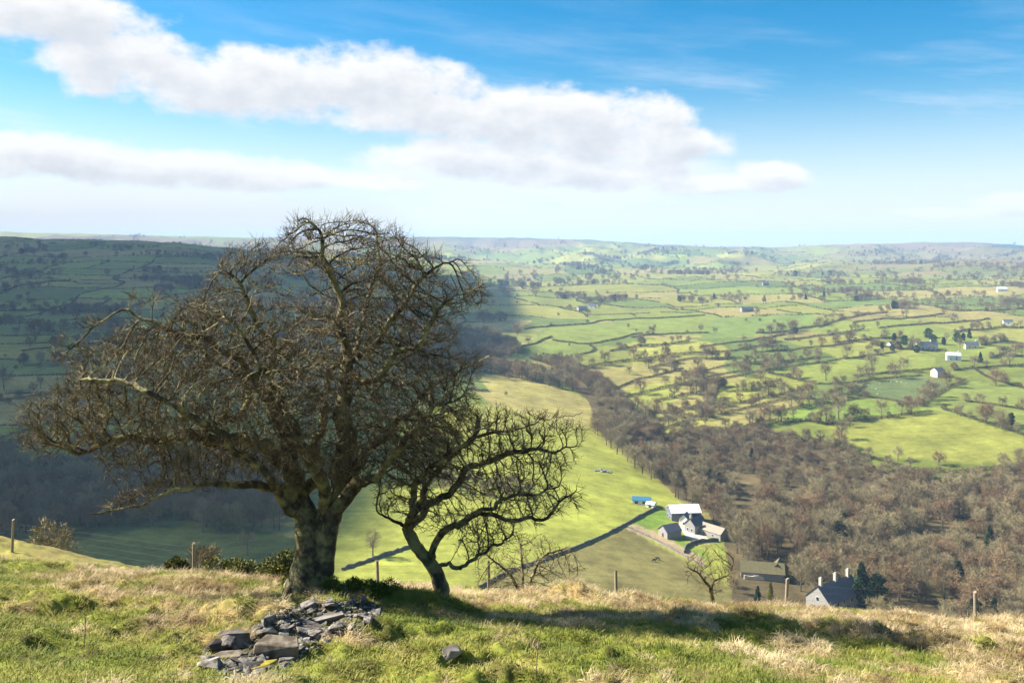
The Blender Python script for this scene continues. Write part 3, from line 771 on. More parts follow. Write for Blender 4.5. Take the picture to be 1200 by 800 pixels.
def spread_pts(n, rg, dlo, dhi):
    D = np.sqrt(rg.uniform(dlo**2, dhi**2, n)); u = rg.uniform(-0.68, 0.68, n); X = u*D
    return X, D
rg = np.random.default_rng(23)
def not_rock(X, Y):
    q = proj(X, Y, H(X, Y)); return ~in_poly(q[0], q[1], HEAP) | (rg.random(len(X)) < 0.12)
for v in range(3):
    V_, Fc = blades(20, 0.03, 0.085, 0.09, 0.0045, 1.2, 2, 40+v); pr = proto('green_grass_tuft', V_, Fc, M_green)
    X, Y = spread_pts(21000, rg, 6.5, 27); s_ = straw_amount(X, Y); ok = (rg.random(len(X)) > s_*0.75) & not_rock(X, Y); X, Y = X[ok], Y[ok]
    scatter('green_grass', pr, np.stack([X, Y, H(X, Y)], 1), np.stack([rg.normal(0, .2, len(X)), rg.normal(0, .2, len(X)), rg.uniform(0, 6.3, len(X))], 1),
            np.repeat(rg.uniform(0.7, 1.5, len(X))[:, None], 3, 1), np.clip(fbm(X/1.1, Y/1.1, 88, 3)*1.6-0.3+rg.normal(0, .12, len(X)), 0, 1), 'short green turf growing over the hilltop')
    V_, Fc = blades(40, 0.10, 0.28, 0.13, 0.004, 2.1, 3, 60+v); pr = proto('dead_grass_tussock', V_, Fc, M_straw)
    X, Y = spread_pts(9000, rg, 6.5, 27.5); s_ = straw_amount(X, Y); ok = (rg.random(len(X)) < s_*0.95+0.04) & not_rock(X, Y); X, Y = X[ok], Y[ok]
    sc = rg.uniform(0.35, 0.8, len(X))*(0.45+0.6*straw_amount(X, Y))
    scatter('dead_grass', pr, np.stack([X, Y, H(X, Y)], 1), np.stack([rg.normal(0, .25, len(X)), rg.normal(0, .25, len(X)), rg.uniform(0, 6.3, len(X))], 1),
            np.stack([sc*1.2, sc*1.2, sc], 1), np.clip(fbm(X/0.9, Y/0.9, 98, 3)*1.7-0.35+rg.normal(0, .2, len(X)), 0, 1), 'tussocks of bleached dead grass over the hilltop')
# ------------------------------------------------------------------ loose stones
M_stone = mat('limestone', (0.062, 0.053, 0.045), 0.9, bump=0.8, bscale=9, color2=(0.21, 0.188, 0.16), scale=2.2, rand=0.45)
M_lich = mat('lichened_stone', (0.08, 0.062, 0.04), 0.9, bump=0.8, bscale=12, color2=(0.20, 0.165, 0.12), scale=7)
M_moss = mat('mossy_stone', (0.19, 0.15, 0.02), 0.95, bump=0.8, bscale=30, color2=(0.30, 0.24, 0.03), scale=9)
def stone_mesh(name, seed, sx, sy, sz, m, n=15):
    rg = np.random.default_rng(seed); bm = bmesh.new()
    for _ in range(n):
        p = rg.uniform(-1, 1, 3); p = np.sign(p)*np.abs(p)**0.55; bm.verts.new((p[0]*sx, p[1]*sy, p[2]*sz))
    bmesh.ops.convex_hull(bm, input=bm.verts)
    for v in [v for v in bm.verts if not v.link_faces]: bm.verts.remove(v)
    bmesh.ops.bevel(bm, geom=bm.edges[:], offset=0.13*min(sx, sy, sz), segments=1, affect='EDGES', clamp_overlap=True)
    me = bpy.data.meshes.new(name); bm.to_mesh(me); bm.free(); me.materials.append(m); return me
def on_fg(px, py):
    for k in range(40):
        h = ray(px, py+k, 7.0, 21.0)
        if h: return h
stone_protos = [stone_mesh('stone', 200+i, 1, rng.uniform(0.5, 0.9), rng.uniform(0.18, 0.48), M_stone) for i in range(12)]
rg = np.random.default_rng(77); placed = []
def put_stone(px, py, size, label, group, me=None, lift=None, name='stone'):
    h = on_fg(px, py)
    if h is None: return None
    x, y, z = h
    o = link(name, me or stone_protos[rg.integers(len(stone_protos))], None, (x, y, z+size*(0.18 if lift is None else lift)))
    o.scale = (size, size, size); o.rotation_euler = (rg.normal(0, .28), rg.normal(0, .28), rg.uniform(0, 6.28))
    tag(o, label, 'stone', group); return o
k_ = 0
while k_ < 275:
    px, py = rg.uniform(236, 453), rg.uniform(703, 797)
    if not in_poly(np.array([px]), np.array([py]), HEAP)[0]: continue
    sz_ = float(np.clip(rg.lognormal(-2.9, 0.48), 0.035, 0.15))
    w1 = 'small grey limestone chip' if sz_ < 0.055 else ('grey angular limestone chunk' if sz_ < 0.09 else 'large grey limestone block')
    w2 = 'at the tip of the heap farthest from the hawthorns' if px < 292 else ('around the big brown boulder of the heap' if py > 745 else ('on the upper part of the heap below the large hawthorn' if px < 385 else 'at the end of the heap toward the small hawthorn'))
    put_stone(px, py, sz_, w1+' '+w2, 'stones of the tumbled heap: '+w1+' '+w2, lift=rg.uniform(-0.15, 0.45))
    k_ += 1
for (px, py, sx, sy, sz, m, lb, rz, tilt) in [
    (322,770,0.29,0.2,0.16,M_lich,'large brown lichened boulder, biggest stone of the heap',0.25,0.12),
    (308,786,0.20,0.10,0.07,M_moss,'low stone covered in yellow moss in front of the big boulder',0.1,0.0),
    (262,772,0.24,0.12,0.06,M_lich,'flat rusty brown slab at the end of the heap away from the tree',0.15,0.1),
    (378,726,0.34,0.14,0.07,M_stone,'long pale flat slab lying across the top of the heap',0.3,0.05),
    (358,737,0.26,0.12,0.06,M_stone,'tilted pale slab leaning behind the big boulder',-0.5,0.3),
    (350,682,0.30,0.16,0.11,M_lich,'brown block of stone at the foot of the large hawthorn',-0.1,0.05),
    (528,768,0.13,0.10,0.07,M_stone,'lone dark grey stone half sunk in the turf',0.4,0.1),
    (250,764,0.13,0.08,0.12,M_stone,'upright grey wedge of stone at the far tip of the heap',0.9,0.25),
    (280,752,0.17,0.10,0.12,M_stone,'dark leaning block beside the big boulder',-0.4,0.3),
    (296,786,0.15,0.09,0.05,M_stone,'small flat grey slab beside the mossy stone',0.3,0.05)]:
    me = stone_mesh('boulder', int(px*3+py), sx, sy, sz, m, 18)
    h = on_fg(px, py)
    o = link('stone', me, None, (h[0], h[1], h[2]+sz*0.45)); o.rotation_euler = (tilt, tilt*0.5, rz); tag(o, lb, 'stone')

# small chips too many to count, bedded between the stones
bases = []
for pm in stone_protos[:6]:
    co = np.zeros(len(pm.vertices)*3); pm.vertices.foreach_get('co', co); pm.calc_loop_triangles(); tr_ = np.zeros(len(pm.loop_triangles)*3, np.int32); pm.loop_triangles.foreach_get('vertices', tr_); bases.append((co.reshape(-1, 3), tr_.reshape(-1, 3)))
VV, FF, nv_ = [], [], 0
hh_ = [(x, y) for x, y in zip(*spread_pts(60000, rg, 9, 18))]; hx = np.array(hh_); hq = proj(hx[:, 0], hx[:, 1], H(hx[:, 0], hx[:, 1])); hin = in_poly(hq[0], hq[1], HEAP); hx = hx[hin][:900]; hz = H(hx[:, 0], hx[:, 1])
for (x, y), z in zip(hx, hz):
    co, tr_ = bases[rg.integers(6)]; s_ = rg.uniform(0.018, 0.05); a = rg.uniform(0, 6.28); c_, q_ = math.cos(a), math.sin(a); tl = rg.normal(0, 0.4)
    R_ = np.array([[c_, -q_, 0], [q_, c_, 0], [0, 0, 1]])@np.array([[1, 0, 0], [0, math.cos(tl), -math.sin(tl)], [0, math.sin(tl), math.cos(tl)]])
    VV.append(co@R_.T*s_+np.array([x, y, z+s_*0.3])); FF.append(tr_+nv_); nv_ += len(co)
tag(link('stone_chips', mesh_np('stone_chips', np.concatenate(VV), np.concatenate(FF), M_stone)), 'small dark stone chips bedded between the stones of the heap', kind='stuff')

# ------------------------------------------------------------------ wire fence
M_post = mat('weathered_post', (0.25, 0.205, 0.145), 0.9, var=0.35, scale=9, bump=0.4, bscale=30)
M_wire = mat('fence_wire', (0.09, 0.085, 0.08), 0.7, spec=0.2)
fence = empty('wire_fence', (0, 28, Hs(0, 28)))
FP = [(-120,30,1.2),(15,33,1.15),(227,27,1.35),(443,26.5,1.4),(573,26.8,1.45),(722,26.6,1.4),(921,26.4,1.4),(1143,25.6,1.3),(1330,25,1.2)]
f0 = Vector(fence.location); tops = []
for i, (px, D, hh) in enumerate(FP):
    x = at_d(px, D); z = Hs(x, D); bm = bmesh.new()
    r = bmesh.ops.create_cone(bm, cap_ends=True, segments=9, radius1=0.052, radius2=0.045, depth=hh+0.35)
    for v in bm.verts: v.co.x += 0.012*math.sin(v.co.z*4+i); 
    for v in bm.verts:
        if v.co.z > 0: v.co.z += 0.03*v.co.x/0.06
    me = bpy.data.meshes.new('post'); bm.to_mesh(me); bm.free(); me.materials.append(M_post)
    o = link('post', me, fence, Vector((x, D, z+(hh-0.35)/2))-f0); o.rotation_euler = (0, 0.05*math.sin(i*2.3), i)
    tops.append((x, D, z, hh))
for lev in (0.28, 0.48, 0.68, 0.88, 1.04):
    tb = Tubes(); pts = []
    for (x, D, z, hh) in tops: pts.append((x-f0.x, D-0.06-f0.y, z+lev*hh*0.86-f0.z))
    tb.tube(resample(np.array(pts), 0.8), np.full(len(resample(np.array(pts), 0.8)), 0.0022), 3)
    link('wire', tb.mesh('wire', M_wire), fence)
tag(fence, 'wire fence on weathered round posts just over the brow of the bank', 'fence')

# ------------------------------------------------------------------ gorse, mossy cushions
def leaf_cloud(name, n, rx, ry, rz, leaf, seed, m, lumps=7):
    rg = np.random.default_rng(seed); V_ = []
    lc = rg.normal(0, 0.45, (lumps, 3))*np.array([rx, ry, rz*0.5])+np.array([0, 0, rz*0.5]); lr = rg.uniform(0.35, 0.6, lumps)
    k = rg.integers(0, lumps, n); d = rg.normal(0, 1, (n, 3)); d /= np.linalg.norm(d, axis=1, keepdims=True)
    P = lc[k]+d*np.array([rx, ry, rz])*lr[k][:, None]*rg.uniform(0.5, 1.05, n)[:, None]
    P[:, 2] = np.abs(P[:, 2]-0.02)
    a = d+rg.normal(0, 0.6, (n, 3)); a /= np.linalg.norm(a, axis=1, keepdims=True); s_ = np.cross(a, rg.normal(0, 1, (n, 3))); s_ /= np.linalg.norm(s_, axis=1, keepdims=True)
    L = leaf*rg.uniform(0.6, 1.3, n)[:, None]
    V_ = np.stack([P-s_*L*0.22, P+s_*L*0.22, P+a*L], 1).reshape(-1, 3)
    return mesh_np(name, V_, np.arange(3*n).reshape(-1, 3), m)
M_gorse = mat('gorse_green', (0.11, 0.115, 0.028), 0.9, var=0.5, scale=4)
M_gold = mat('gorse_flower', (0.55, 0.38, 0.02), 0.8)
for (px, D, rx, rz, lb) in [(318,22.5,0.62,0.42,'dark green gorse bush close behind the large hawthorn'),(262,23.5,0.62,0.40,'olive green gorse bush with yellow flowers beside a fence post'),
                        (205,24.5,0.3,0.25,'small gorse bush with yellow tips at the foot of a fence post')]:
    x = at_d(px, D); r0 = empty('gorse_bush', (x, D, Hs(x, D)-0.03))
    link('foliage', leaf_cloud('gorse_foliage', 5200, rx, rx*0.8, rz*1.5, 0.085, px, M_gorse), r0)
    link('flowers', leaf_cloud('gorse_flowers', 600, rx*1.04, rx*0.83, rz*1.58, 0.04, px, M_gold), r0)['kind'] = 'stuff'
    tag(r0, lb, 'gorse')
M_mossc = mat('moss_cushion', (0.09, 0.13, 0.018), 0.95, var=0.4, scale=8)
for (px, D, rx, rz, lb) in [(345,17.6,0.30,0.20,'mossy green cushion against the left foot of the large hawthorn'),(412,17.0,0.36,0.16,'dark green moss cushion right of the hawthorn trunk'),
                        (440,16.6,0.32,0.18,'bright moss cushion on the bank between the two hawthorns')]:
    x = at_d(px, D); o = link('moss_cushion', leaf_cloud('moss_cushion', 2600, rx, rx*0.8, rz*1.4, 0.05, px+5, M_mossc), None, (x, D, Hs(x, D)-0.02)); tag(o, lb, 'moss')
# dry stems standing in the grass
M_stem = mat('dry_stem', (0.12, 0.08, 0.045), 0.9)
for i, (px, py, hh, lb) in enumerate([(628,790,0.55,'thin upright dry stem standing alone in open turf'),(98,760,0.5,'leaning dry stem in the green turf far from the heap'),(592,735,0.35,'short rusty dry stem in the tree shadow')]):
    h = on_fg(px, py); tb = Tubes(); tb.tube(np.array([(0, 0, -0.05), (0.02, 0, hh*0.5), (0.06*(1-i), 0.02, hh)]), np.array([0.006, 0.005, 0.003]), 4)
    for j in range(4): tb.tube(np.array([(0.02, 0, hh*(0.4+0.13*j)), (0.02+0.06*(-1)**j, 0.02, hh*(0.5+0.13*j))]), np.array([0.003, 0.002]), 3)
    tag(link('dry_stem', tb.mesh('dry_stem', M_stem), None, h), lb, 'dry stem')

# ------------------------------------------------------------------ buildings
M_wht = mat('white_render', (0.66, 0.65, 0.62), 0.8, var=0.08, scale=0.8)
M_crm = mat('cream_stone', (0.60, 0.52, 0.40), 0.85, var=0.15, scale=1.2)
M_gry = mat('grey_stone', (0.24, 0.225, 0.205), 0.9, var=0.3, scale=1.5, bump=0.3, bscale=3)
M_slate = mat('slate_roof', (0.07, 0.075, 0.095), 0.6, var=0.3, scale=1.2, spec=0.4)
M_sheet = mat('pale_sheet_roof', (0.66, 0.68, 0.72), 0.45, var=0.06, scale=0.7, spec=0.5)
M_blue = mat('blue_sheet_roof', (0.03, 0.13, 0.22), 0.5, spec=0.4)
M_mossr = mat('mossy_roof', (0.12, 0.105, 0.05), 0.9, var=0.4, scale=0.8)
M_tanr = mat('stone_slate_roof', (0.25, 0.21, 0.16), 0.9, var=0.3, scale=1.0)
M_glass = mat('window_glass', (0.015, 0.02, 0.03), 0.15, spec=0.6)
M_frame = mat('window_frame', (0.75, 0.75, 0.73), 0.6)
M_door = mat('plank_door', (0.07, 0.05, 0.035), 0.8)
M_dark = mat('barn_cladding', (0.11, 0.115, 0.14), 0.8, var=0.15, scale=1.0)
def boxm(name, x0, x1, y0, y1, z0, z1, m, bev=0.0):
    bm = bmesh.new(); r = bmesh.ops.create_cube(bm, size=1)
    for v in bm.verts: v.co = Vector(((x0+x1)/2+v.co.x*(x1-x0), (y0+y1)/2+v.co.y*(y1-y0), (z0+z1)/2+v.co.z*(z1-z0)))
    if bev: bmesh.ops.bevel(bm, geom=bm.edges[:], offset=bev, segments=1, affect='EDGES')
    me = bpy.data.meshes.new(name); bm.to_mesh(me); bm.free(); me.materials.append(m); return me
def building(name, label, px, py, L, Wd, h, rh, yaw, wm, rm, chims=(), wins=(), door=None, cat='building', dmin=200, cm=None, ridge=True):
    P = ray(px, py, dmin); root = empty(name, P, math.radians(yaw)); sink = 2.5
    a, b_ = L/2, Wd/2
    V_ = [(-a,-b_,-sink),(a,-b_,-sink),(a,b_,-sink),(-a,b_,-sink),(-a,-b_,h),(a,-b_,h),(a,b_,h),(-a,b_,h),(-a,0,h+rh),(a,0,h+rh)]
    Fq = np.array([(0,1,5,4),(2,3,7,6),(3,2,1,0),(4,5,9,8),(6,7,8,9),(0,4,7,3),(1,2,6,5)]); Ft = np.array([(4,8,7),(5,6,9)])
    link('wall', mesh_np('wall', V_, [Fq, Ft], wm), root)
    ov, th = 0.35, 0.18; sl_ = rh/b_; V_ = []; Fq = []
    for s_ in (-1, 1):
        ye = s_*(b_+ov); ze = h-ov*sl_; q = len(V_)
        for (xx, yy, zz) in ((-a-ov, ye, ze), (a+ov, ye, ze), (a+ov, 0, h+rh), (-a-ov, 0, h+rh)): V_ += [(xx, yy, zz+0.03), (xx, yy, zz+th)]
        Fq += [(q,q+2,q+4,q+6),(q+1,q+7,q+5,q+3),(q,q+1,q+3,q+2),(q+2,q+3,q+5,q+4),(q+4,q+5,q+7,q+6),(q+6,q+7,q+1,q)]
    rf = link('roof', mesh_np('roof', V_, np.array(Fq), rm), root)
    for (cx_, cy_, ch) in chims:
        zb = h+rh-abs(cy_)*sl_
        bm = bmesh.new()
        for (w0, z0, z1) in ((0.72, zb-0.6, zb+ch), (0.86, zb+ch+0.002, zb+ch+0.22), (0.42, zb+ch+0.224, zb+ch+0.65)):
            r = bmesh.ops.create_cube(bm, size=1)
            for v in r['verts']: v.co = Vector((cx_+v.co.x*w0*1.5, cy_+v.co.y*w0*1.5, (z0+z1)/2+v.co.z*(z1-z0)))
        me = bpy.data.meshes.new('chimney'); bm.to_mesh(me); bm.free(); me.materials.append(cm or wm); link('chimney', me, rf)
    for (face, u, z, ww, hh) in wins:                      # faces: f toward -y, l toward -x, r, d dormer on roof
        wo_ = None
        for nm, m, e, pr in (('window', M_frame, 0.10, 0.05), ('pane', M_glass, 0.0, 0.09)):
            if face == 'f': me = boxm(nm, u-ww/2-e, u+ww/2+e, -b_-pr, -b_+0.05, z-e, z+hh+e, m)
            elif face == 'k': me = boxm(nm, u-ww/2-e, u+ww/2+e, b_-0.05, b_+pr, z-e, z+hh+e, m)
            elif face == 'l': me = boxm(nm, -a-pr, -a+0.05, u-ww/2-e, u+ww/2+e, z-e, z+hh+e, m)
            else: me = boxm(nm, a-0.05, a+pr, u-ww/2-e, u+ww/2+e, z-e, z+hh+e, m)
            wo_ = link(nm, me, root if wo_ is None else wo_)
    if door:
        face, u, ww, hh = door
        if face == 'f': me = boxm('door', u-ww/2, u+ww/2, -b_-0.06, -b_+0.05, -0.5, hh, M_door)
        else: me = boxm('door', -a-0.06, -a+0.05, u-ww/2, u+ww/2, -0.5, hh, M_door)
        link('door', me, root)
    tag(root, label, cat); return root
# the farm in the valley
building('barn', 'large farm barn with a pale sheet roof, biggest of the farm buildings', 801, 608, 14.5, 10, 4.6, 2.6, 5, M_dark, M_sheet, door=('f', 4, 3.2, 3.6), cat='barn',
         wins=[('l',-2,1.2,1.4,1.2),('l',2,1.2,1.4,1.2)])
building('stone_outbuilding', 'small detached grey stone outbuilding with pitched slate roof beside the farm track', 785, 628, 8.0, 6.5, 3.2, 2.4, 28, M_gry, M_slate, door=('l', 0, 1.2, 2.1), cat='outbuilding')
building('farm_cottage', 'narrow farm building with a white gable in front of the barn', 803, 615, 5.0, 4.6, 3.4, 2.4, 62, M_wht, M_slate, wins=[('l',0,1.0,0.9,1.0)], door=('f', 0.8, 1.0, 2.0), cat='cottage')
building('farmhouse', 'stone farmhouse with slate roof facing the pale yard', 815, 622, 8.5, 6, 4.0, 2.8, 40, M_gry, M_slate, chims=[(-3.4, 0, 1.2)],
         wins=[('l',-1.2,1.0,0.9,1.2),('l',1.2,1.0,0.9,1.2),('f',-2,1.0,0.9,1.2),('f',2,1.0,0.9,1.2)], door=('f', 0, 1.0, 2.0), cat='farmhouse')
building('stone_outbuilding', 'low stone range with a tan stone slate roof at the wood edge of the farm', 836, 628, 13, 6, 3.0, 2.2, -52, M_gry, M_tanr, wins=[('f',-3,1.0,0.9,1.0),('f',2,1.0,0.9,1.0)], cat='outbuilding')
building('livestock_shed', 'low shed with a blue sheet roof beside the meadow wall', 752, 590, 9.0, 5.0, 2.4, 1.2, -14, M_wht, M_blue, wins=[('f',-2.5,0.6,1.8,1.3),('f',1.5,0.6,1.8,1.3)], cat='shed')
building('livestock_shed', 'small white shed at the end of the meadow wall next to the blue roof', 763, 594, 4.2, 3.4, 1.9, 0.9, -30, M_wht, M_sheet, door=('f', 0, 1.4, 1.6), cat='shed')
# the house below the bank
building('stone_house', 'grey stone house with slate roof and three tall pale chimneys among the trees', 978, 711, 20, 10.5, 5.0, 5.0, 34, M_gry, M_slate,
         chims=[(-8.2, 0, 2.4), (0.4, 0, 2.4), (8.0, 0, 2.4)], cm=mat('chimney_stone', (0.38, 0.34, 0.29), 0.9, var=0.2, scale=2), cat='house',
         wins=[('l',-1.8,1.2,1.2,1.6),('l',1.8,1.2,1.2,1.6),('l',0,4.6,1.2,1.5),('f',-5,3.2,1.2,1.4),('f',-1.5,3.2,1.2,1.4),('f',3,3.2,1.2,1.4),('f',6.3,3.2,1.2,1.4)], door=('f', 0.8, 1.2, 2.2))
P_ = building('stone_outbuilding', 'long stone building with a mossy roof in the trees behind a pale wall', 893, 676, 17, 7, 3.0, 3.2, -12, M_gry, M_mossr, wins=[('l',0,1.2,1.0,1.2),('f',-4,1.0,1.0,1.1)], cat='outbuilding')
building('stone_outbuilding', 'gabled stone building with an ochre lit roof slope joined near the mossy long building', 912, 676, 8, 7, 3.2, 3.4, 66, M_dark, M_mossr, wins=[('l',0,1.2,1.0,1.2)], cat='outbuilding')
# houses across the valley
building('white_house', 'white rendered house with white gable across the valley', 1117, 422, 13, 8, 5.4, 2.6, -16, M_wht, M_sheet, wins=[('f',-3,1.0,1.3,1.4),('f',2.5,1.0,1.3,1.4),('f',2.5,3.4,1.3,1.2),('l',0,3.0,1.3,1.3)], chims=[(5, 0, 1.2)], cat='house', dmin=500)
building('cream_house', 'small cream stone house beside the curved hedge and a bare tree', 1099, 441, 10, 7.5, 5.6, 2.8, 24, M_crm, M_slate, wins=[('l',0,3.2,1.2,1.3),('l',-1.5,0.9,1.2,1.3),('f',0,3.0,1.2,1.3)], cat='house', dmin=500)
building('farmhouse', 'long pale house with slate roof among dark evergreens', 1085, 409, 24, 9, 5.0, 3.4, 12, M_wht, M_slate, wins=[('l',0,3.0,1.2,1.3),('f',-7,1.0,1.4,1.4),('f',0,1.0,1.4,1.4),('f',7,1.0,1.4,1.4)], chims=[(-8, 0, 1.4), (6, 0, 1.4)], cat='house', dmin=500)
building('stone_house', 'tan stone house beyond the white rendered house', 1138, 408, 14, 8, 4.6, 2.8, -8, M_crm, M_slate, wins=[('f',-3,1.0,1.4,1.4),('f',3,1.0,1.4,1.4)], chims=[(5, 0, 1.2)], cat='house', dmin=500)
building('small_house', 'tiny white cottage at the edge of the dark evergreens by the long pale house', 1043, 406, 7, 5, 3.4, 2.2, 40, M_wht, M_slate, wins=[('f',0,1.0,1.2,1.2)], cat='cottage', dmin=500)
building('small_house', 'pale cottage in the hedgerow above the stubble field', 1181, 380, 12, 8, 4.6, 2.4, -20, M_wht, M_slate, wins=[('f',0,1.0,1.6,1.4)], cat='cottage', dmin=500)
for (px, py, L, yaw, lb) in [(1174,341,18,-12,'far white farmhouse on the upland beyond a dark clump'),(875,365,20,10,'far pale farm roof among hedgerow trees'),(897,334,14,0,'tiny far white house beyond the green upland'),
                         (682,364,16,20,'far grey farm building beyond the shadowed fields'),(694,361,12,-20,'far white shed next to the grey farm building'),(805,318,22,0,'far white house on the wooded slope under the moor'),
                         (1110,311,30,5,'distant pale farm at the edge of the red moor'),(856,297,30,8,'distant white farm high on the moor slope')]:
    building('distant_house', lb, px, py, L, 9, 5.0, 3.0, yaw, M_wht if L in (18, 12) else M_gry, M_slate if L != 18 else M_sheet, wins=[('f',0,1.0,2.0,1.6)], cat='house', dmin=700)

# ------------------------------------------------------------------ stone walls, yard kerbs
M_dry = mat('drystone', (0.09, 0.082, 0.07), 0.95, color2=(0.18, 0.165, 0.145), scale=1.6, bump=0.8, bscale=5)
def px_line(pts, step, dmin=200):
    W_ = [ray(a, b_, dmin) for a, b_ in pts]; W_ = np.array([q for q in W_ if q is not None])
    return resample(smooth_poly(W_[:, :2], 2), step)
def stone_wall(label, pts, h=1.4, wd=0.6, m=None, dmin=200):
    P = px_line(pts, 1.5, dmin); Z = H(P[:, 0], P[:, 1]); T = np.gradient(P, axis=0); T /= np.linalg.norm(T, axis=1, keepdims=True); N = np.stack([-T[:, 1], T[:, 0]], 1)
    rg = np.random.default_rng(int(pts[0][0])); top = Z+h*(1+rg.normal(0, 0.16, len(P))); c0 = np.array([P[:, 0].mean(), P[:, 1].mean(), Z.mean()]); V_ = []
    for s_, z_, wf in ((-1, Z-0.4, 1.0), (-1, top, 0.7), (1, top, 0.7), (1, Z-0.4, 1.0)):
        q = P+N*s_*wd/2*wf; V_.append(np.stack([q[:, 0], q[:, 1], z_], 1)-c0)
    n = len(P); i = np.arange(n-1); Fq = [np.stack([i+a*n, i+1+a*n, i+1+b_*n, i+b_*n], 1) for a, b_ in ((0, 1), (1, 2), (2, 3), (3, 0))]
    Fq.append(np.array([[0, n, 2*n, 3*n], [n-1, 4*n-1, 3*n-1, 2*n-1]]))
    o = link('stone_wall', mesh_np('stone_wall', np.concatenate(V_), np.concatenate(Fq), m or M_dry), None, c0); tag(o, label, 'wall'); return o
stone_wall('long drystone wall running across the meadow up to the farm', [(560,690),(600,668),(650,652),(700,632),(733,615),(760,600),(769,596)], 1.15, 0.5)
stone_wall('short drystone wall behind the bare meadow tree', [(400,668),(440,655),(480,641),(492,637)], 1.3)
stone_wall('curved drystone wall in front of the pale farm yard', [(802,648),(803,641),(817,635),(842,634)], 1.5)
stone_wall('low pale wall beside the farm track', [(736,618),(768,632),(800,650),(826,664)], 0.7, 0.5)
stone_wall('pale stone wall in front of the mossy long building', [(872,678),(905,680),(925,682)], 1.4, 0.6, M_crm)
M_rubble = mat('rubble_grey', (0.15, 0.145, 0.145), 0.9, var=0.4, scale=1.0)
P0 = ray(710, 553, 250)
for i in range(9):
    x, y = P0[0]+rng.normal(0, 4), P0[1]+rng.normal(0, 2.0)
    o = link('stone', stone_mesh('rubble', 900+i, rng.uniform(0.8, 1.8), rng.uniform(0.6, 1.2), rng.uniform(0.4, 0.8), M_rubble), None, (x, y, Hs(x, y)+0.2)); o.rotation_euler = (0, 0, rng.uniform(0, 6))
    tag(o, 'grey block in the patch of rubble out on the sunlit meadow', 'stone', 'rubble blocks on the meadow')

# ------------------------------------------------------------------ bare trees of the valley
def tree_mat(name, a, b_):
    m = bpy.data.materials.new(name); m.use_nodes = True; t = NT(m.node_tree); b = m.node_tree.nodes['Principled BSDF']; b.inputs['Roughness'].default_value = 0.95; b.inputs['Specular IOR Level'].default_value = 0.05
    oi = t.node('ShaderNodeObjectInfo').outputs['Random']; n = t.noise(t.node('ShaderNodeTexCoord').outputs['Object'], 0.35, 3)
    f = t.m('ADD', t.m('MULTIPLY', oi, 0.75), t.m('MULTIPLY_ADD', n, 0.8, -0.25), clamp=True)
    t.l.new(t.mix(f, a, b_), b.inputs['Base Color']); return m
M_tw = tree_mat('bare_twigs', (0.13, 0.100, 0.058), (0.30, 0.25, 0.13))
M_twp = tree_mat('bare_twigs_purple', (0.13, 0.086, 0.050), (0.26, 0.175, 0.095))
M_trk = mat('tree_bark', (0.085, 0.072, 0.050), 0.95, color2=(0.14, 0.13, 0.085), scale=1.0, rand=0.2)
M_ever = tree_mat('evergreen', (0.022, 0.042, 0.018), (0.045, 0.070, 0.026))
M_gold2 = tree_mat('golden_conifer', (0.16, 0.16, 0.02), (0.24, 0.20, 0.03))
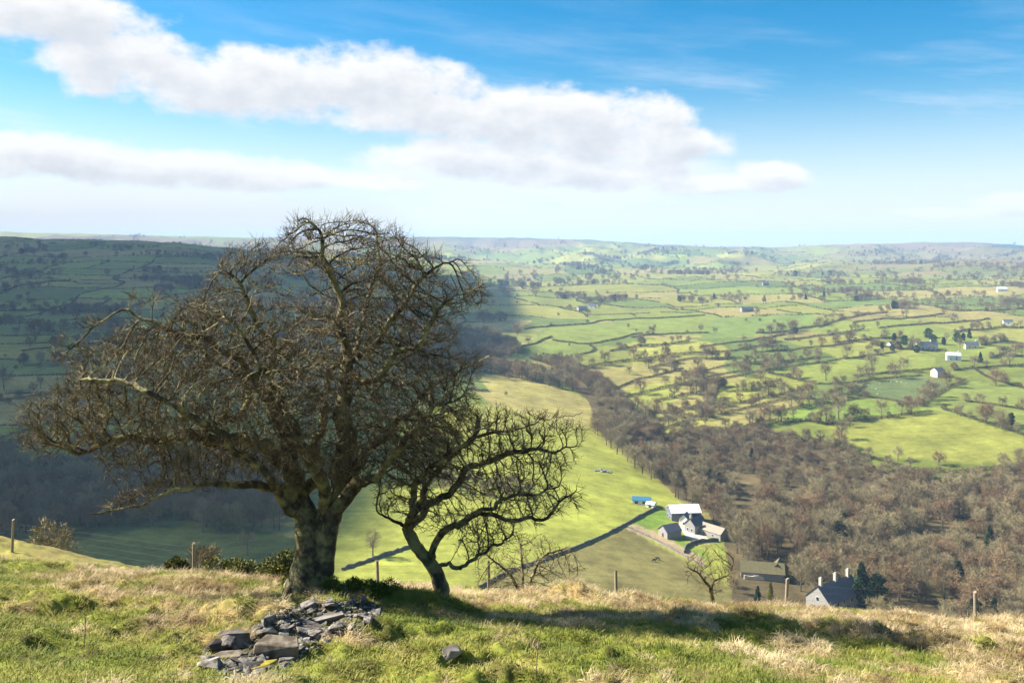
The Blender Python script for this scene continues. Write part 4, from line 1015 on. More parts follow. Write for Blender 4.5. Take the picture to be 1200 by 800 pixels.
def bare_tree(seed, h, spread, mt_, ntw=1500, trunkf=0.3, tw=1.1, width=0.05, upness=0.35):
    rg = np.random.default_rng(seed); T = Tubes(); th_ = h*trunkf
    lean = rg.normal(0, 0.04, 2); top = np.array([lean[0]*h, lean[1]*h, h*0.8])
    T.tube(np.array([(0, 0, -0.5), (lean[0]*th_, lean[1]*th_, th_*0.6), top*0.6, top]), np.array([0.036*h, 0.026*h, 0.016*h, 0.004*h]), 6)
    nl = rg.integers(7, 10); src = []; srcd = []
    B = Tubes()
    for i in range(nl):
        t_ = rg.uniform(trunkf*0.9, 0.75); p = np.array([top[0]*t_/0.8, top[1]*t_/0.8, h*t_]); a = i*2.4+rg.normal(0, 0.4)
        out_ = spread*rg.uniform(0.7, 1.0)*(1-0.45*max(0, t_-trunkf)/0.6); rise = h*rg.uniform(0.95, 1.04)-p[2]; rise *= rg.uniform(0.45, 0.9) if out_ > spread*0.6 else 0.95
        e = p+np.array([math.cos(a)*out_, math.sin(a)*out_, rise]); m1 = p+(e-p)*0.5+np.array([0, 0, 0.06*h])*rg.normal(0, 1); B.tube(np.array([p, m1, e]), np.array([0.012*h, 0.008*h, 0.002*h]), 4)
        for j in range(6):
            s_ = rg.uniform(0.3, 1.0); q = (p*(1-s_)**2+2*m1*s_*(1-s_)+e*s_*s_); d = rg.normal(0, 1, 3)+np.array([math.cos(a)*0.6, math.sin(a)*0.6, upness]); d /= np.linalg.norm(d)
            L = spread*rg.uniform(0.25, 0.5); q2 = q+d*L; B.tube(np.array([q, (q+q2)/2+rg.normal(0, 0.06*L, 3), q2]), np.array([0.005*h, 0.0035*h, 0.0012*h]), 3)
            for kk in range(4): src.append(q+(q2-q)*rg.uniform(0.2, 1.0)); srcd.append(d)
    src = np.array(src); srcd = np.array(srcd); k = rg.integers(0, len(src), ntw); P = src[k]+rg.normal(0, 0.03*h, (ntw, 3)); d = srcd[k]*0.6+rg.normal(0, 0.75, (ntw, 3))+np.array([0, 0, upness]); d /= np.linalg.norm(d, axis=1, keepdims=True)
    nv = int(ntw*0.5); dd = rg.normal(0, 1, (nv, 3)); dd /= np.linalg.norm(dd, axis=1, keepdims=True); zc = h*(0.5+trunkf*0.5); cr_ = np.array([spread*1.02, spread*1.02, (h-h*trunkf)*0.52])
    lump = 0.78+0.30*np.sin(dd[:, 0]*5+seed)*np.sin(dd[:, 1]*5+seed*2)+0.12*np.sin(dd[:, 2]*9+seed)
    P[:nv] = np.array([top[0]*0.7, top[1]*0.7, zc])+dd*cr_*lump[:, None]*(rg.uniform(0.45, 1.0, nv)**0.5)[:, None]; d[:nv] = dd+rg.normal(0, 0.55, (nv, 3))+np.array([0, 0, upness]); d /= np.linalg.norm(d, axis=1, keepdims=True)
    L = tw*rg.uniform(0.5, 1.3, ntw)[:, None]; s_ = np.cross(d, rg.normal(0, 1, (ntw, 3))); s_ /= np.linalg.norm(s_, axis=1, keepdims=True)
    P[:, 2] = np.maximum(P[:, 2], 0.1)
    Vt = np.stack([P-s_*width, P+s_*width, P+d*L], 1).reshape(-1, 3); bv = np.concatenate(B.v); bf = np.concatenate(B.f)
    cr = mesh_np('crown', np.concatenate([bv, Vt]), [bf, np.arange(3*ntw).reshape(-1, 3)+len(bv)], mt_)
    tr = T.mesh('trunk', M_trk)
    tv = np.concatenate(T.v); tf = np.concatenate(T.f)
    full = mesh_np('bare_tree', np.concatenate([tv, bv, Vt]), [np.concatenate([tf, bf+len(tv)]), np.arange(3*ntw).reshape(-1, 3)+len(tv)+len(bv)], mt_)
    full.materials.append(M_trk); mi = np.zeros(len(full.polygons), np.int32); mi[:len(tf)] = 1; full.polygons.foreach_set('material_index', mi)
    return dict(trunk=tr, crown=cr, full=full, h=h)
def ever_tree(seed, h, r, m, conic=True, n=5200):
    rg = np.random.default_rng(seed); z = h*rg.uniform(0.04, 1, n); a = rg.uniform(0, 6.283, n)
    pr = (1-z/h)**0.8 if conic else np.sqrt(np.clip(1-((z/h-0.48)/0.53)**2, 0, 1))
    rad = r*pr*(0.75+0.35*np.sin(a*3+z*1.7+seed))*np.sqrt(rg.uniform(0.25, 1, n)); P = np.stack([rad*np.cos(a), rad*np.sin(a), z], 1)
    d = np.stack([np.cos(a), np.sin(a), rg.normal(0.0 if conic else 0.3, 0.4, n)], 1)+rg.normal(0, 0.35, (n, 3)); d /= np.linalg.norm(d, axis=1, keepdims=True)
    s_ = np.cross(d, rg.normal(0, 1, (n, 3))); s_ /= np.linalg.norm(s_, axis=1, keepdims=True); L = 0.05*h*rg.uniform(0.6, 1.2, n)[:, None]
    Vt = np.stack([P-s_*L*0.35, P+s_*L*0.35, P+d*L], 1).reshape(-1, 3); T = Tubes(); T.tube(np.array([(0, 0, -0.5), (0, 0, h*0.5), (0, 0, h*0.9)]), np.array([0.03*h, 0.02*h, 0.004*h]), 6)
    tv = np.concatenate(T.v); tf = np.concatenate(T.f); cr = mesh_np('crown', Vt, np.arange(3*n).reshape(-1, 3), m)
    full = mesh_np('evergreen_tree', np.concatenate([tv, Vt]), [tf, np.arange(3*n).reshape(-1, 3)+len(tv)], m); full.materials.append(M_trk)
    mi = np.zeros(len(full.polygons), np.int32); mi[:len(tf)] = 1; full.polygons.foreach_set('material_index', mi)
    return dict(trunk=T.mesh('trunk', M_trk), crown=cr, full=full, h=h)
ASH = [bare_tree(300+i, 13, 4.4, M_tw, 2600, 0.22, 1.0, 0.042) for i in range(4)]
OAK = [bare_tree(320+i, 11, 5.6, M_tw if i % 2 else M_twp, 3200, 0.14, 1.0, 0.045) for i in range(4)]
BUSH = [bare_tree(340+i, 5.0, 3.0, M_twp if i % 2 else M_tw, 1900, 0.05, 0.7, 0.042, 0.5) for i in range(4)]
LARCH = [bare_tree(360+i, 15, 2.7, M_twp if i else M_tw, 1500, 0.16, 1.0, 0.05, 0.1) for i in range(2)]
EVER = [ever_tree(380, 11, 3.0, M_ever), ever_tree(381, 8, 3.6, M_ever, False), ever_tree(382, 13, 3.4, M_ever, False, 6500)]
GOLD = [ever_tree(390, 5.5, 1.1, M_gold2, True, 2500)]
def plant(p, xyz, hgt, label, group=None, name='bare_tree', parts=False, cat='tree', rz=None):
    s_ = hgt/p['h']; rz = random.uniform(0, 6.28) if rz is None else rz
    if parts:
        o = empty(name, xyz, rz); link('trunk', p['trunk'], o); link('crown', p['crown'], o)
    else:
        o = link(name, p['full'], None, xyz); o.rotation_euler = (0, 0, rz)
    o.scale = (s_*random.uniform(0.92, 1.1), s_*random.uniform(0.92, 1.1), s_); tag(o, label, cat, group); return o

# individual trees that stand out
SPECIAL = [(437,652,ASH,11,'lone slender bare tree casting its shadow on the meadow','bare_tree'),
 (1110,453,OAK,15,'bare tree leaning over the curved hedge beside the cream house','bare_tree'),(1167,452,OAK,15,'broad round bare tree in the field beyond the curved hedge','bare_tree'),
 (1050,443,OAK,14,'round bare tree at the hedge above the sheep field','bare_tree'),(1022,437,ASH,20,'tall thin bare tree on the field hedge below the evergreens','bare_tree'),
 (824,450,ASH,19,'tall dark bare tree standing clear of the clough','bare_tree'),(968,446,ASH,17,'ivy thick bare tree standing by the field hedge','bare_tree'),
 (948,471,OAK,17,'spreading bare tree in the middle of the lower hedge','bare_tree'),(891,446,OAK,11,'round bare tree on a hummock in the pale field','bare_tree'),
 (983,493,ASH,21,'tall bare tree at the corner of the bright green field','bare_tree'),(986,515,ASH,15,'slim pale bare tree at the top edge of the clough wood','bare_tree'),
 (1052,540,ASH,10,'small bare tree on the lower edge of the olive field','bare_tree'),(1100,545,OAK,9,'wide dark bare thorn on the lower edge of the olive field','bare_tree'),
 (606,393,OAK,15,'bare tree in the pale field above the wooded spur','bare_tree'),(874,442,OAK,14,'twin crowned bare tree beside the tan field patch','bare_tree'),
 (1185,498,EVER,9,'dark ivy evergreen at the end of the thick field hedge','evergreen_tree'),(903,706,GOLD,8,'narrow golden green conifer in the garden beside the fence post','conifer'),
 (888,708,EVER,7,'dark green garden conifer beside the golden one','conifer'),(1010,712,EVER,17,'tall dark evergreen beside the house with three chimneys','evergreen_tree'),
 (1028,716,EVER,14,'dark evergreen behind the tall one beyond the chimneys','evergreen_tree'),(965,606,EVER,9,'dark pine standing out of the brown clough wood','pine_tree'),
 (990,622,EVER,9,'smaller dark pine below the other pine in the clough wood','pine_tree'),(1160,640,EVER,10,'dark evergreen among the brown trees of the far wood side','evergreen_tree'),
 (290,650,OAK,9,'pinkish bare tree with lit crown at the foot of the shaded wood','bare_tree'),(1068,408,EVER,11,'dark evergreen beside the tiny white cottage','evergreen_tree'),
 (1053,409,EVER,9,'round dark evergreen next to the tiny white cottage','evergreen_tree'),(1136,396,EVER,12,'dark evergreen behind the tan stone house','evergreen_tree'),
 (1149,425,EVER,11,'dark upright evergreen right of the white rendered house','evergreen_tree'),(932,391,EVER,9,'dark evergreen at the foot of the round hedgerow clump','evergreen_tree'),
 (928,389,OAK,16,'large round bare tree rising from the far hedgerow clump','bare_tree'),(42,400,OAK,24,'big dark bare tree in the shaded upper fields','bare_tree'),(5,456,OAK,18,'dark bare tree on the shaded hedge line','bare_tree')]
for (px, py, fam, hh, lb, nm) in SPECIAL:
    P = ray(px, py, 200)
    if P: plant(fam[random.randrange(len(fam))], (P[0], P[1], P[2]-0.1), hh, lb, None, nm, True)
for (px, py, hh) in [(1034,409,8),(1060,404,11),(1074,413,8),(1094,402,10),(1106,404,9),(1122,401,11),(1129,399,9),(1048,400,10),(1088,396,12),(1046,411,7)]:
    P = ray(px, py, 500); plant(EVER[random.randrange(1, 3)], P, hh, 'rounded dark evergreen in the clump around the long pale house', 'evergreens around the long pale house', 'evergreen_tree', True)
# bush and sapling just over the brow on the left
for (px, D, hh, lb) in [(58,62,3.4,'rounded bare bush behind the brow of the grassy hump'),(168,60,2.2,'low bare scrub beyond the end of the grassy hump'),(240,44,2.0,'thin bare sapling beyond the fence on the shaded side')]:
    x = at_d(px, D); plant(BUSH[0], (x, D, Hs(x, D)), hh, lb, None, 'bare_bush', True, 'bush')

# woods: every tree placed on the ground; the largest in view are trees of their own, the rest one mass
wood_rg = np.random.default_rng(5)
BUILT = []      # keep clear of buildings
for o in col.objects:
    if o.get('category') in ('barn', 'house', 'outbuilding', 'cottage', 'farmhouse', 'shed'): BUILT.append((o.location.x, o.location.y))
BUILT = np.array(BUILT)
def grid_pts(poly, sp, dlo, dhi, xlo=-900, xhi=900):
    xs = np.arange(xlo, xhi, sp); ys = np.arange(dlo, dhi, sp); X, Y = np.meshgrid(xs, ys); X = X.ravel()+wood_rg.uniform(-.48, .48, X.size)*sp; Y = Y.ravel()+wood_rg.uniform(-.48, .48, Y.size)*sp
    ux = CX+F*X/Y; ok = (ux > -250) & (ux < 1450); X, Y = X[ok], Y[ok]
    Z = H(X, Y); px, py = proj(X, Y, Z); s_ = in_poly(px, py, poly)
    X, Y, Z = X[s_], Y[s_], Z[s_]
    d = np.min(np.hypot(X[:, None]-BUILT[None, :, 0], Y[:, None]-BUILT[None, :, 1]), 1)
    ok = (d > 7.5) & (fbm(X/28., Y/28., 17, 2) > 0.33)
    fp = proj(X, Y, Z); front = (fp[0] > 862) & (fp[0] < 928) & (fp[1] > 674) & (wood_rg.random(len(X)) < 0.8); ok &= ~front
    return np.stack([X, Y, Z], 1)[ok]
wood = []      # (xyz, family index, height)
FAM = [ASH, OAK, BUSH, LARCH, EVER]
AREAS = {}
def add_wood(poly, sp, dlo, dhi, mixw, hrange, area, xlo=-900, xhi=900):
    P = grid_pts(poly, sp, dlo, dhi, xlo, xhi)
    f = wood_rg.choice(5, len(P), p=mixw)
    for q, ff in zip(P, f):
        h_ = wood_rg.uniform(*hrange)*(0.5 if ff == 2 else 1.0); wood.append((q, int(ff), h_, area))
    return len(P)
W_MAIN = [(1400,560),(1200,566),(1130,580),(1100,600),(1000,590),(930,590),(850,575),(800,548),(745,520),(700,495),(700,512),(745,552),(795,588),(830,606),(846,628),(858,650),(852,700),(940,706),
          (1020,705),(1080,720),(1200,735),(1400,740)]
W_SCRUB = [(1400,545),(1200,548),(1110,560),(1040,548),(985,526),(945,515),(880,500),(830,504),(785,514),(750,505),(720,500),(745,522),(800,548),(850,575),(930,590),(1000,590),(1100,600),(1130,580),(1200,566),(1400,560)]
W_CLOUGH = [(700,512),(745,522),(785,514),(748,505),(738,480),(722,465),(700,445),(672,432),(650,424),(632,414),(634,424),(655,436),(678,448),(696,466),(704,488),(690,500)]
W_UP = [(672,460),(640,452),(600,443),(562,436),(562,428),(602,434),(648,443),(676,452)]
W_SPUR = [(560,424),(590,424),(612,414),(595,402),(570,392),(540,390),(480,395),(480,430)]
W_LEFT = [(-200,560),(0,552),(120,556),(220,570),(340,572),(350,600),(330,622),(250,628),(205,612),(110,622),(60,632),(-200,640)]
W_LEFT2 = [(-200,540),(0,528),(100,520),(200,530),(330,545),(340,572),(220,570),(120,556),(0,552),(-200,560)]
W_BELOW = [(1030,760),(1030,712),(1080,700),(1200,706),(1400,715),(1400,760)]
W_MED = [(480,570),(520,555),(580,566),(640,575),(600,585),(540,580)]
print('wood', add_wood(W_MAIN, 6.9, 300, 640, [.46, .31, .08, .14, .01], (6.5, 16), 'of the wood between the farm and the chimneyed house'), add_wood(W_SCRUB, 4.8, 400, 720, [.06, .165, .77, .0, .005], (5, 9), 'on the scrubby bank below the olive field'),
      add_wood(W_CLOUGH, 6.0, 450, 1100, [.30, .47, .22, .0, .01], (8, 12), 'in the winding clough above the farm'), add_wood(W_UP, 7, 500, 1000, [.5, .4, .1, 0, 0], (9, 13), 'in the tree line over the straw coloured slope'), add_wood(W_SPUR, 8, 550, 1500, [.4, .5, .0, .1, 0], (9, 13), 'on the wooded spur in cloud shadow'),
      add_wood(W_LEFT, 7.0, 300, 560, [.42, .45, .0, .12, .01], (10, 14), 'in the dark shaded wood at the valley foot'), add_wood(W_LEFT2, 8.0, 380, 700, [.42, .45, .0, .12, .01], (9, 13), 'along the upper edge of the dark shaded wood'), add_wood(W_BELOW, 6.0, 260, 420, [.4, .3, .2, .05, .05], (7, 11), 'below the bank past the chimneyed house'),
      add_wood(W_MED, 6.0, 380, 560, [.1, .3, .6, 0, 0], (5, 8), 'in the hollow of the sunlit meadow'))
wood.sort(key=lambda q: -q[2]/q[0][1] if -150 < proj(*q[0])[0] < 1350 else 0)
lab = {0: ('slender bare tree', 'slender_tree'), 1: ('broad crowned bare tree', 'bare_tree'), 2: ('low bare shrub', 'bare_shrub'),
       3: ('narrow upright bare larch', 'larch_tree'), 4: ('dark evergreen tree', 'evergreen_tree')}
cnt = {}
rest = {}
for q, ff, h_, area in wood:
    vis = -20 < proj(*q)[0] < 1220
    v = int(wood_rg.integers(len(FAM[ff])))
    if vis and cnt.get(ff, 0) < (240 if ff in (0, 1) else 150):
        cnt[ff] = cnt.get(ff, 0)+1; l_, n_ = lab[ff]
        plant(FAM[ff][v], Vector(q)-Vector((0, 0, 0.1)), h_, l_+' '+area, n_.replace('_', ' ')+'s '+area, n_, False, 'shrub' if ff == 2 else 'tree', float(wood_rg.uniform(0, 6.28)))
    else: rest.setdefault((ff, v), []).append((q, h_))

# ------------------------------------------------------------------ hedgerows
M_hedge = tree_mat('hedge_twigs', (0.085, 0.068, 0.038), (0.17, 0.14, 0.07))
def hedge_verts(P, h, wd, rg, dens, size):
    n = int(max(30, np.linalg.norm(np.diff(P, axis=0), axis=1).sum()*dens)); k = rg.random(n)*(len(P)-1); i = k.astype(int); f = (k-i)[:, None]
    c = P[i]*(1-f)+P[np.minimum(i+1, len(P)-1)]*f; hv = h*(0.6+0.8*fbm(c[:, 0]/9., c[:, 1]/9., 41, 2))
    zz = rg.random(n)**0.8*hv*0.75; off = rg.normal(0, 1, (n, 2))*wd*0.33; B = np.stack([c[:, 0]+off[:, 0], c[:, 1]+off[:, 1], H(c[:, 0], c[:, 1])+zz], 1)
    d = rg.normal(0, 0.7, (n, 3))+np.array([0, 0, 0.8]); d /= np.linalg.norm(d, axis=1, keepdims=True); s_ = np.cross(d, rg.normal(0, 1, (n, 3))); s_ /= np.linalg.norm(s_, axis=1, keepdims=True)
    L = (size*rg.uniform(0.5, 1.2, n))[:, None]
    return np.stack([B-s_*L*0.2, B+s_*L*0.2, B+d*L], 1).reshape(-1, 3)
HED = [([(615,386),(665,381),(725,374),(825,370)],1.6,0),([(647,399),(692,405),(752,391)],1.8,0),([(612,406),(635,399),(647,395)],1.8,1),([(677,416),(700,411),(692,405)],1.8,0),
 ([(635,416),(660,420),(680,432),(715,426),(747,422),(840,414)],3.6,9),([(715,412),(740,407),(775,405),(807,400)],2.8,8),([(720,456),(747,445),(772,440),(800,432)],2.0,5),
 ([(727,467),(752,461),(772,456),(792,452),(837,442)],2.4,7),([(745,502),(765,507),(810,491),(835,482)],2.2,6),([(747,482),(775,484),(800,480),(840,470)],2.6,8),([(780,512),(802,507),(827,500)],2.6,4),
 ([(820,408),(892,398),(920,392)],1.6,1),([(820,414),(874,410),(916,401)],2.6,5),([(920,399),(952,395),(1012,386)],3.0,5),([(886,391),(924,388),(960,382)],2.4,8),([(882,413),(928,411),(960,407),(1000,402)],2.0,7),
 ([(828,442),(862,436),(880,434)],1.8,2),([(820,448),(860,442),(908,432),(960,425),(1020,418)],1.8,9),([(900,437),(924,442),(940,447),(968,452),(1020,446)],2.0,6),([(820,482),(856,474),(872,472),(908,464),(936,458)],2.6,8),
 ([(820,492),(860,482),(900,472),(940,466)],2.4,6),([(968,498),(990,493),(1020,489),(1036,490),(1072,484),(1092,482)],1.8,8),([(893,486),(930,478),(980,472),(1014,466)],2.0,5),([(1000,379),(1050,374),(1106,368)],1.8,1),
 ([(1030,385),(1080,381),(1112,378),(1160,374)],1.8,3),([(1000,420),(1050,413)],1.6,1),([(1000,441),(1036,437),(1096,432)],1.8,2),([(1000,448),(1050,442),(1080,440)],1.6,1),([(1118,434),(1156,430),(1200,428)],2.0,3),
 ([(1080,476),(1092,466),(1112,454),(1132,446)],3.0,5),([(1106,480),(1130,488),(1156,496),(1180,504),(1200,510)],3.0,7),([(1014,464),(1050,470),(1072,474)],1.6,1),([(0,365),(37,364),(75,365),(120,364)],2.4,4),
 ([(25,412),(95,405),(140,400)],2.0,2),([(0,342),(40,332),(82,330)],2.4,4),([(0,470),(60,462),(130,455)],2.2,3),([(830,478),(838,462),(842,450)],2.0,3),([(940,512),(990,528),(1050,546),(1100,556),(1200,545)],2.6,8),
 ([(800,440),(850,428),(900,424),(960,418)],2.2,6),([(1140,430),(1150,440),(1200,455)],2.0,4),([(1020,404),(1060,410),(1110,412)],2.6,6),([(1150,405),(1180,400),(1200,404)],3.0,6),([(760,432),(790,424),(820,420),(870,420)],2.6,7),([(770,470),(800,464),(830,458),(850,452)],2.6,8),([(735,488),(760,492),(790,490),(812,486)],2.6,7),
 ([(850,460),(880,458),(910,452)],2.2,5),([(960,470),(1000,462),(1014,452)],2.4,5),([(880,500),(905,494),(935,492),(968,498)],2.8,8),([(980,402),(1020,398),(1060,396)],2.6,7),([(1120,390),(1150,386),(1200,384)],2.8,8),
 ([(1160,420),(1180,416),(1200,418)],2.8,6),([(620,420),(650,428),(672,440)],2.8,7),([(740,396),(780,392),(830,390)],1.8,3),([(860,426),(900,428),(930,424)],2.4,7),([(1096,360),(1150,366),(1200,362)],2.4,8),([(960,384),(1000,372),(1040,366)],2.2,6),
 ([(1130,470),(1160,474),(1200,480)],1.8,3)]
nh = 0; htrees = []
for j, (pts, h_, nt) in enumerate(HED):
    rg = np.random.default_rng(500+j); P = px_line(pts, 3.0, 300); D = P[:, 1].mean(); sc = max(1.0, D/700)
    V_ = hedge_verts(P, h_, 1.5+0.4*h_, rg, 26/sc, 1.0*sc); c0 = np.array([P[:, 0].mean(), P[:, 1].mean(), Hs(P[:, 0].mean(), P[:, 1].mean())])
    o = link('hedgerow', mesh_np('hedgerow', V_-c0, np.arange(len(V_)).reshape(-1, 3), M_hedge), None, c0)
    mp = pts[len(pts)//2]; wh = where(*mp); thick = 'tall bushy brown hedgerow' if h_ > 2.3 else 'low trim brown hedgerow'; tag(o, thick+' '+wh, 'hedge', thick+'s '+wh)
    for _ in range(int(nt*1.7)):
        q = P[rg.integers(len(P))]+rg.normal(0, 1.0, 2); htrees.append((q[0], q[1], int(rg.choice([0, 1, 1, 2, 2])), rg.uniform(7, 15)))
for (x, y, ff, h_) in htrees:
    v = random.randrange(4); nm = ('hedgerow_tree', 'hedgerow_tree', 'hedgerow_shrub')[ff]
    plant(FAM[ff][v], (x, y, Hs(x, y)-0.1), h_*(0.5 if ff == 2 else 1), ('tall bare hedgerow tree', 'round bare hedgerow tree', 'bare hedgerow shrub')[ff]+' '+where(*proj(x, y, Hs(x, y))),
          ('tall hedgerow trees ', 'round hedgerow trees ', 'hedgerow shrubs ')[ff]+where(*proj(x, y, Hs(x, y))), nm, False, 'shrub' if ff == 2 else 'tree')

# far hedges follow the field edges; beyond counting, so one mass, with their trees
rg = np.random.default_rng(91); HV = []; fart = []
for (x0, y0, x1, y1) in cuts:
    n = max(3, int(math.hypot(x1-x0, y1-y0)/14)); fx = np.linspace(x0, x1, n); fy = np.linspace(y0, y1, n); X, Y = unwarp(fx, fy)
    ok = (Y > 350) & (np.abs(X) < 0.75*Y+100) & (Y < 5600)
    if ok.sum() < 3: continue
    X, Y = X[ok], Y[ok]; Z = H(X, Y); px, py = proj(X, Y, Z); D = Y.mean()
    seen = np.where(px > 560, (py < 372) & (Y > 1150), (py < 520) & (Y > 560))
    for a in range(len(X)-1):
        if not seen[a]: continue
        P = np.array([(X[a], Y[a]), (X[a+1], Y[a+1])]); sc = max(1.0, Y[a]/750); nseg = np.linalg.norm(P[1]-P[0])
        if nseg > 60 or rg.random() < (0.15 if Y[a] < 2200 else 0.5): continue
        hh = 2.0*min(2.2, sc**0.5)
        m = int(max(3, nseg*10/sc**1.6)); t_ = rg.random(m)[:, None]; c = P[0]*(1-t_)+P[1]*t_+rg.normal(0, 0.6*sc**0.5, (m, 2))
        HV.append((c, Y[a], hh*rg.uniform(0.5, 1.2, m)))
        dens = (0.09 if Y[a] < 2000 else 0.04) if fbm(np.array([X[a]/400.]), np.array([Y[a]/700.]), 55, 2)[0] < 0.55 else 0.55
        for _ in range(rg.poisson(dens*nseg/14)):
            c1 = P[0]+(P[1]-P[0])*rg.random()+rg.normal(0, 2, 2); fart.append((c1[0], c1[1], int(rg.choice([0, 1, 1, 2])), rg.uniform(7, 15)*(1.0 if Y[a] < 2200 else 1.25)))
c = np.concatenate([q[0] for q in HV]); hh = np.concatenate([q[2] for q in HV]); sc = np.concatenate([np.full(len(q[0]), max(1.0, q[1]/750)) for q in HV]); n = len(c)
B = np.stack([c[:, 0], c[:, 1], H(c[:, 0], c[:, 1])+rg.random(n)*hh*0.5], 1); d = rg.normal(0, 0.6, (n, 3))+np.array([0, 0, 0.7]); d /= np.linalg.norm(d, axis=1, keepdims=True); s_ = np.cross(d, rg.normal(0, 1, (n, 3))); s_ /= np.linalg.norm(s_, axis=1, keepdims=True)
L = (1.1*sc**0.8*rg.uniform(0.6, 1.2, n))[:, None]
V_ = np.stack([B-s_*L*0.3, B+s_*L*0.3, B+d*L], 1).reshape(-1, 3)
tag(link('distant_hedgerows', mesh_np('distant_hedgerows', V_, np.arange(len(V_)).reshape(-1, 3), M_hedge)), 'far hedgerows netted over the upland fields', kind='stuff')
print('far hedge slivers', n, 'far trees', len(fart))
# clumps and copses far off
for _ in range(170):
    Y = rg.uniform(1150, 4800); u = rg.uniform(-0.62, 0.62); X = u*Y
    if Y < 1300 and u > 0: continue
    nn = rg.integers(6, 34); ln = rg.uniform(15, 70)*(1 if Y < 2500 else 2.0); ang = rg.normal(0.1, 0.5)
    for _ in range(nn):
        a = rg.normal(0, 0.5)*ln; bq = rg.normal(0, 0.22)*ln; fart.append((X+a*math.cos(ang)-bq*math.sin(ang), Y+a*math.sin(ang)+bq*math.cos(ang), int(rg.choice([0, 1, 1, 2, 4], p=[.3, .3, .25, .1, .05])), rg.uniform(8, 14)*(1 if Y < 2500 else 1.25)))
for _ in range(46):
    Y = rg.uniform(750, 2500); X = rg.uniform(-0.62, -0.18)*Y; ln = rg.uniform(15, 55); ang = rg.normal(0.2, 0.6)
    for _ in range(rg.integers(8, 30)):
        a = rg.normal(0, 0.6)*ln; bq = rg.normal(0, 0.2)*ln; fart.append((X+a*math.cos(ang)-bq*math.sin(ang), Y+a*math.sin(ang)+bq*math.cos(ang), int(rg.choice([0, 1, 1, 2])), rg.uniform(8, 14)))
# scattered shrubs and trees standing in the near and middle fields
for _ in range(150):
    Y = math.exp(rg.uniform(math.log(620), math.log(2600))); u = rg.uniform(-0.6, 0.6); fart.append((u*Y, Y, int(rg.choice([0, 1, 2, 2, 2])), rg.uniform(6, 12)))
ft = np.array([(a, b_) for a, b_, _, _ in fart]); fz = H(ft[:, 0], ft[:, 1]); fpx, fpy = proj(ft[:, 0], ft[:, 1], fz)
NOGO = [MEADOW, [(1000,495),(1092,484),(1130,492),(1200,512),(1200,545),(1100,540),(1000,530)], [(1010,463),(1000,450),(1080,440),(1112,450),(1090,466),(1072,474)], [(893,486),(930,478),(1000,468),(1060,478),(968,494)]]
bad = (ft[:, 1] > 2350) & (ft[:, 1] < 3300) & (fpx < 330)
for p in NOGO: bad |= in_poly(fpx, fpy, p)
ordr = np.argsort(-np.array([h_ for *_, h_ in fart])/ft[:, 1]); nf = 0
for i in ordr:
    if bad[i]: continue
    x, y, ff, h_ = fart[i]; v = int(rg.integers(len(FAM[ff]))); hh = h_*(0.5 if ff == 2 else 1); q = np.array((x, y, fz[i]-0.1))
    if nf < 240 and ff != 4 and -10 < fpx[i] < 1210 and fpy[i] < 470 and not (200 < fpx[i] < 540):
        nf += 1; plant(FAM[ff][v], q, hh, ('tall bare field tree', 'round bare field tree', 'bare field shrub')[ff]+' '+where(fpx[i], fpy[i]),
                       ('tall field trees ', 'round field trees ', 'field shrubs ')[ff]+where(fpx[i], fpy[i]), ('field_tree', 'field_tree', 'field_shrub')[ff], False, 'shrub' if ff == 2 else 'tree', float(rg.uniform(0, 6.28)))
    else: rest.setdefault((ff, v), []).append((q, hh))
for (ff, v), L_ in rest.items():
    P = np.array([q for q, _ in L_]); hs_ = np.array([h_ for _, h_ in L_])/FAM[ff][v]['h']
    pr = bpy.data.objects.new('wood_tree', FAM[ff][v]['full'])
    scatter('distant_woodland', pr, P, np.stack([np.zeros(len(P)), np.zeros(len(P)), rg.uniform(0, 6.28, len(P))], 1), np.stack([hs_, hs_, hs_], 1), None, 'mass of bare trees in the woods, copses and hedges farther off')
print('individual wood', cnt, 'rest', sum(len(v) for v in rest.values()))

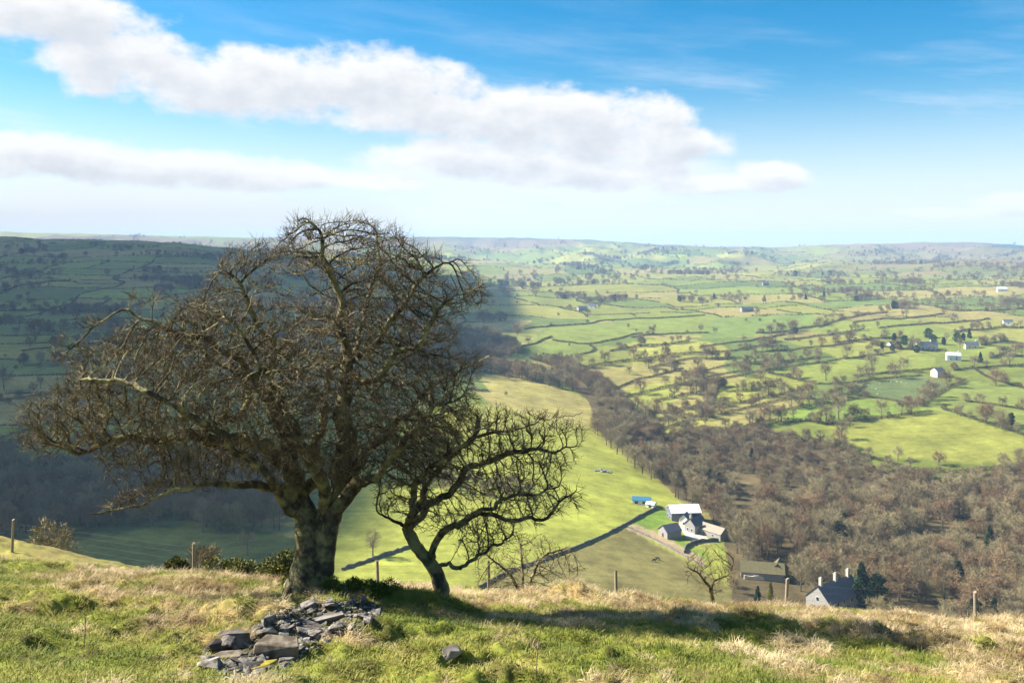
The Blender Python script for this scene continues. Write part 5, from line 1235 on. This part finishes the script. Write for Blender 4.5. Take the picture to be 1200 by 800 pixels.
# ------------------------------------------------------------------ animals
def beast(name, L, hgt, m, mh):
    me = bpy.data.meshes.new(name); V_ = []; E_ = []; R_ = []
    def a(p, r, c=None):
        V_.append(p); R_.append(r)
        if c is not None: E_.append((c, len(V_)-1))
        return len(V_)-1
    bz = hgt*0.66; ch = hgt*0.24
    p0 = a((0, 0, bz), ch*1.05); f1 = a((L*0.30, 0, bz), ch, p0); r1 = a((-L*0.30, 0, bz*1.02), ch*0.95, p0); nk = a((L*0.46, 0, bz*1.08), ch*0.55, f1); hd = a((L*0.58, 0, bz*0.95), ch*0.45, nk); a((L*0.68, 0, bz*0.72), ch*0.26, hd)
    for base, x in ((f1, L*0.30), (r1, -L*0.32)):
        for s_ in (-1, 1):
            k1 = a((x, s_*ch*0.55, bz*0.55), ch*0.30, base); k2 = a((x+(0.03*L if x > 0 else -0.04*L), s_*ch*0.55, bz*0.30), ch*0.2, k1); a((x, s_*ch*0.55, 0.0), ch*0.17, k2)
    me.from_pydata(V_, E_, []); o = bpy.data.objects.new(name, me)
    col.objects.link(o); md = o.modifiers.new('skin', 'SKIN'); 
    for sv, r in zip(me.skin_vertices[0].data, R_): sv.radius = (r, r)
    me.skin_vertices[0].data[0].use_root = True
    o.modifiers.new('sub', 'SUBSURF').levels = 1; o.modifiers['sub'].render_levels = 1
    dg = bpy.context.evaluated_depsgraph_get(); m2 = bpy.data.meshes.new_from_object(o.evaluated_get(dg)); bpy.data.objects.remove(o); m2.materials.clear(); m2.materials.append(m); m2.name = name
    return m2
M_wool = mat('fleece', (0.62, 0.58, 0.50), 0.95, var=0.15, scale=4); M_cow = mat('black_hide', (0.018, 0.016, 0.015), 0.7)
shp = beast('sheep', 1.25, 0.95, M_wool, None); cow = beast('bullock', 2.1, 1.45, M_cow, None)
for (px, py) in [(1018,452),(1026,456),(1031,450),(1040,447),(1044,447.5),(1047,447),(1051,447.5),(1056,448),(1062,449),(1083,452),(1028,462),(1080,455)]:
    P = ray(px, py, 500); o = link('sheep', shp, None, P); o.rotation_euler = (0, 0, random.uniform(0, 6.28)); tag(o, 'white sheep grazing in the dull green field by the cream house', 'sheep', 'sheep grazing by the cream house')
for (px, py, rz, lb) in [(766,658,0.3,'black bullock grazing on the brown field, the one facing the farm'),(771,656,2.6,'black bullock standing behind its mate on the brown field')]:
    P = ray(px, py, 250); o = link('bullock', cow, None, P); o.rotation_euler = (0, 0, rz); tag(o, lb, 'bullock')
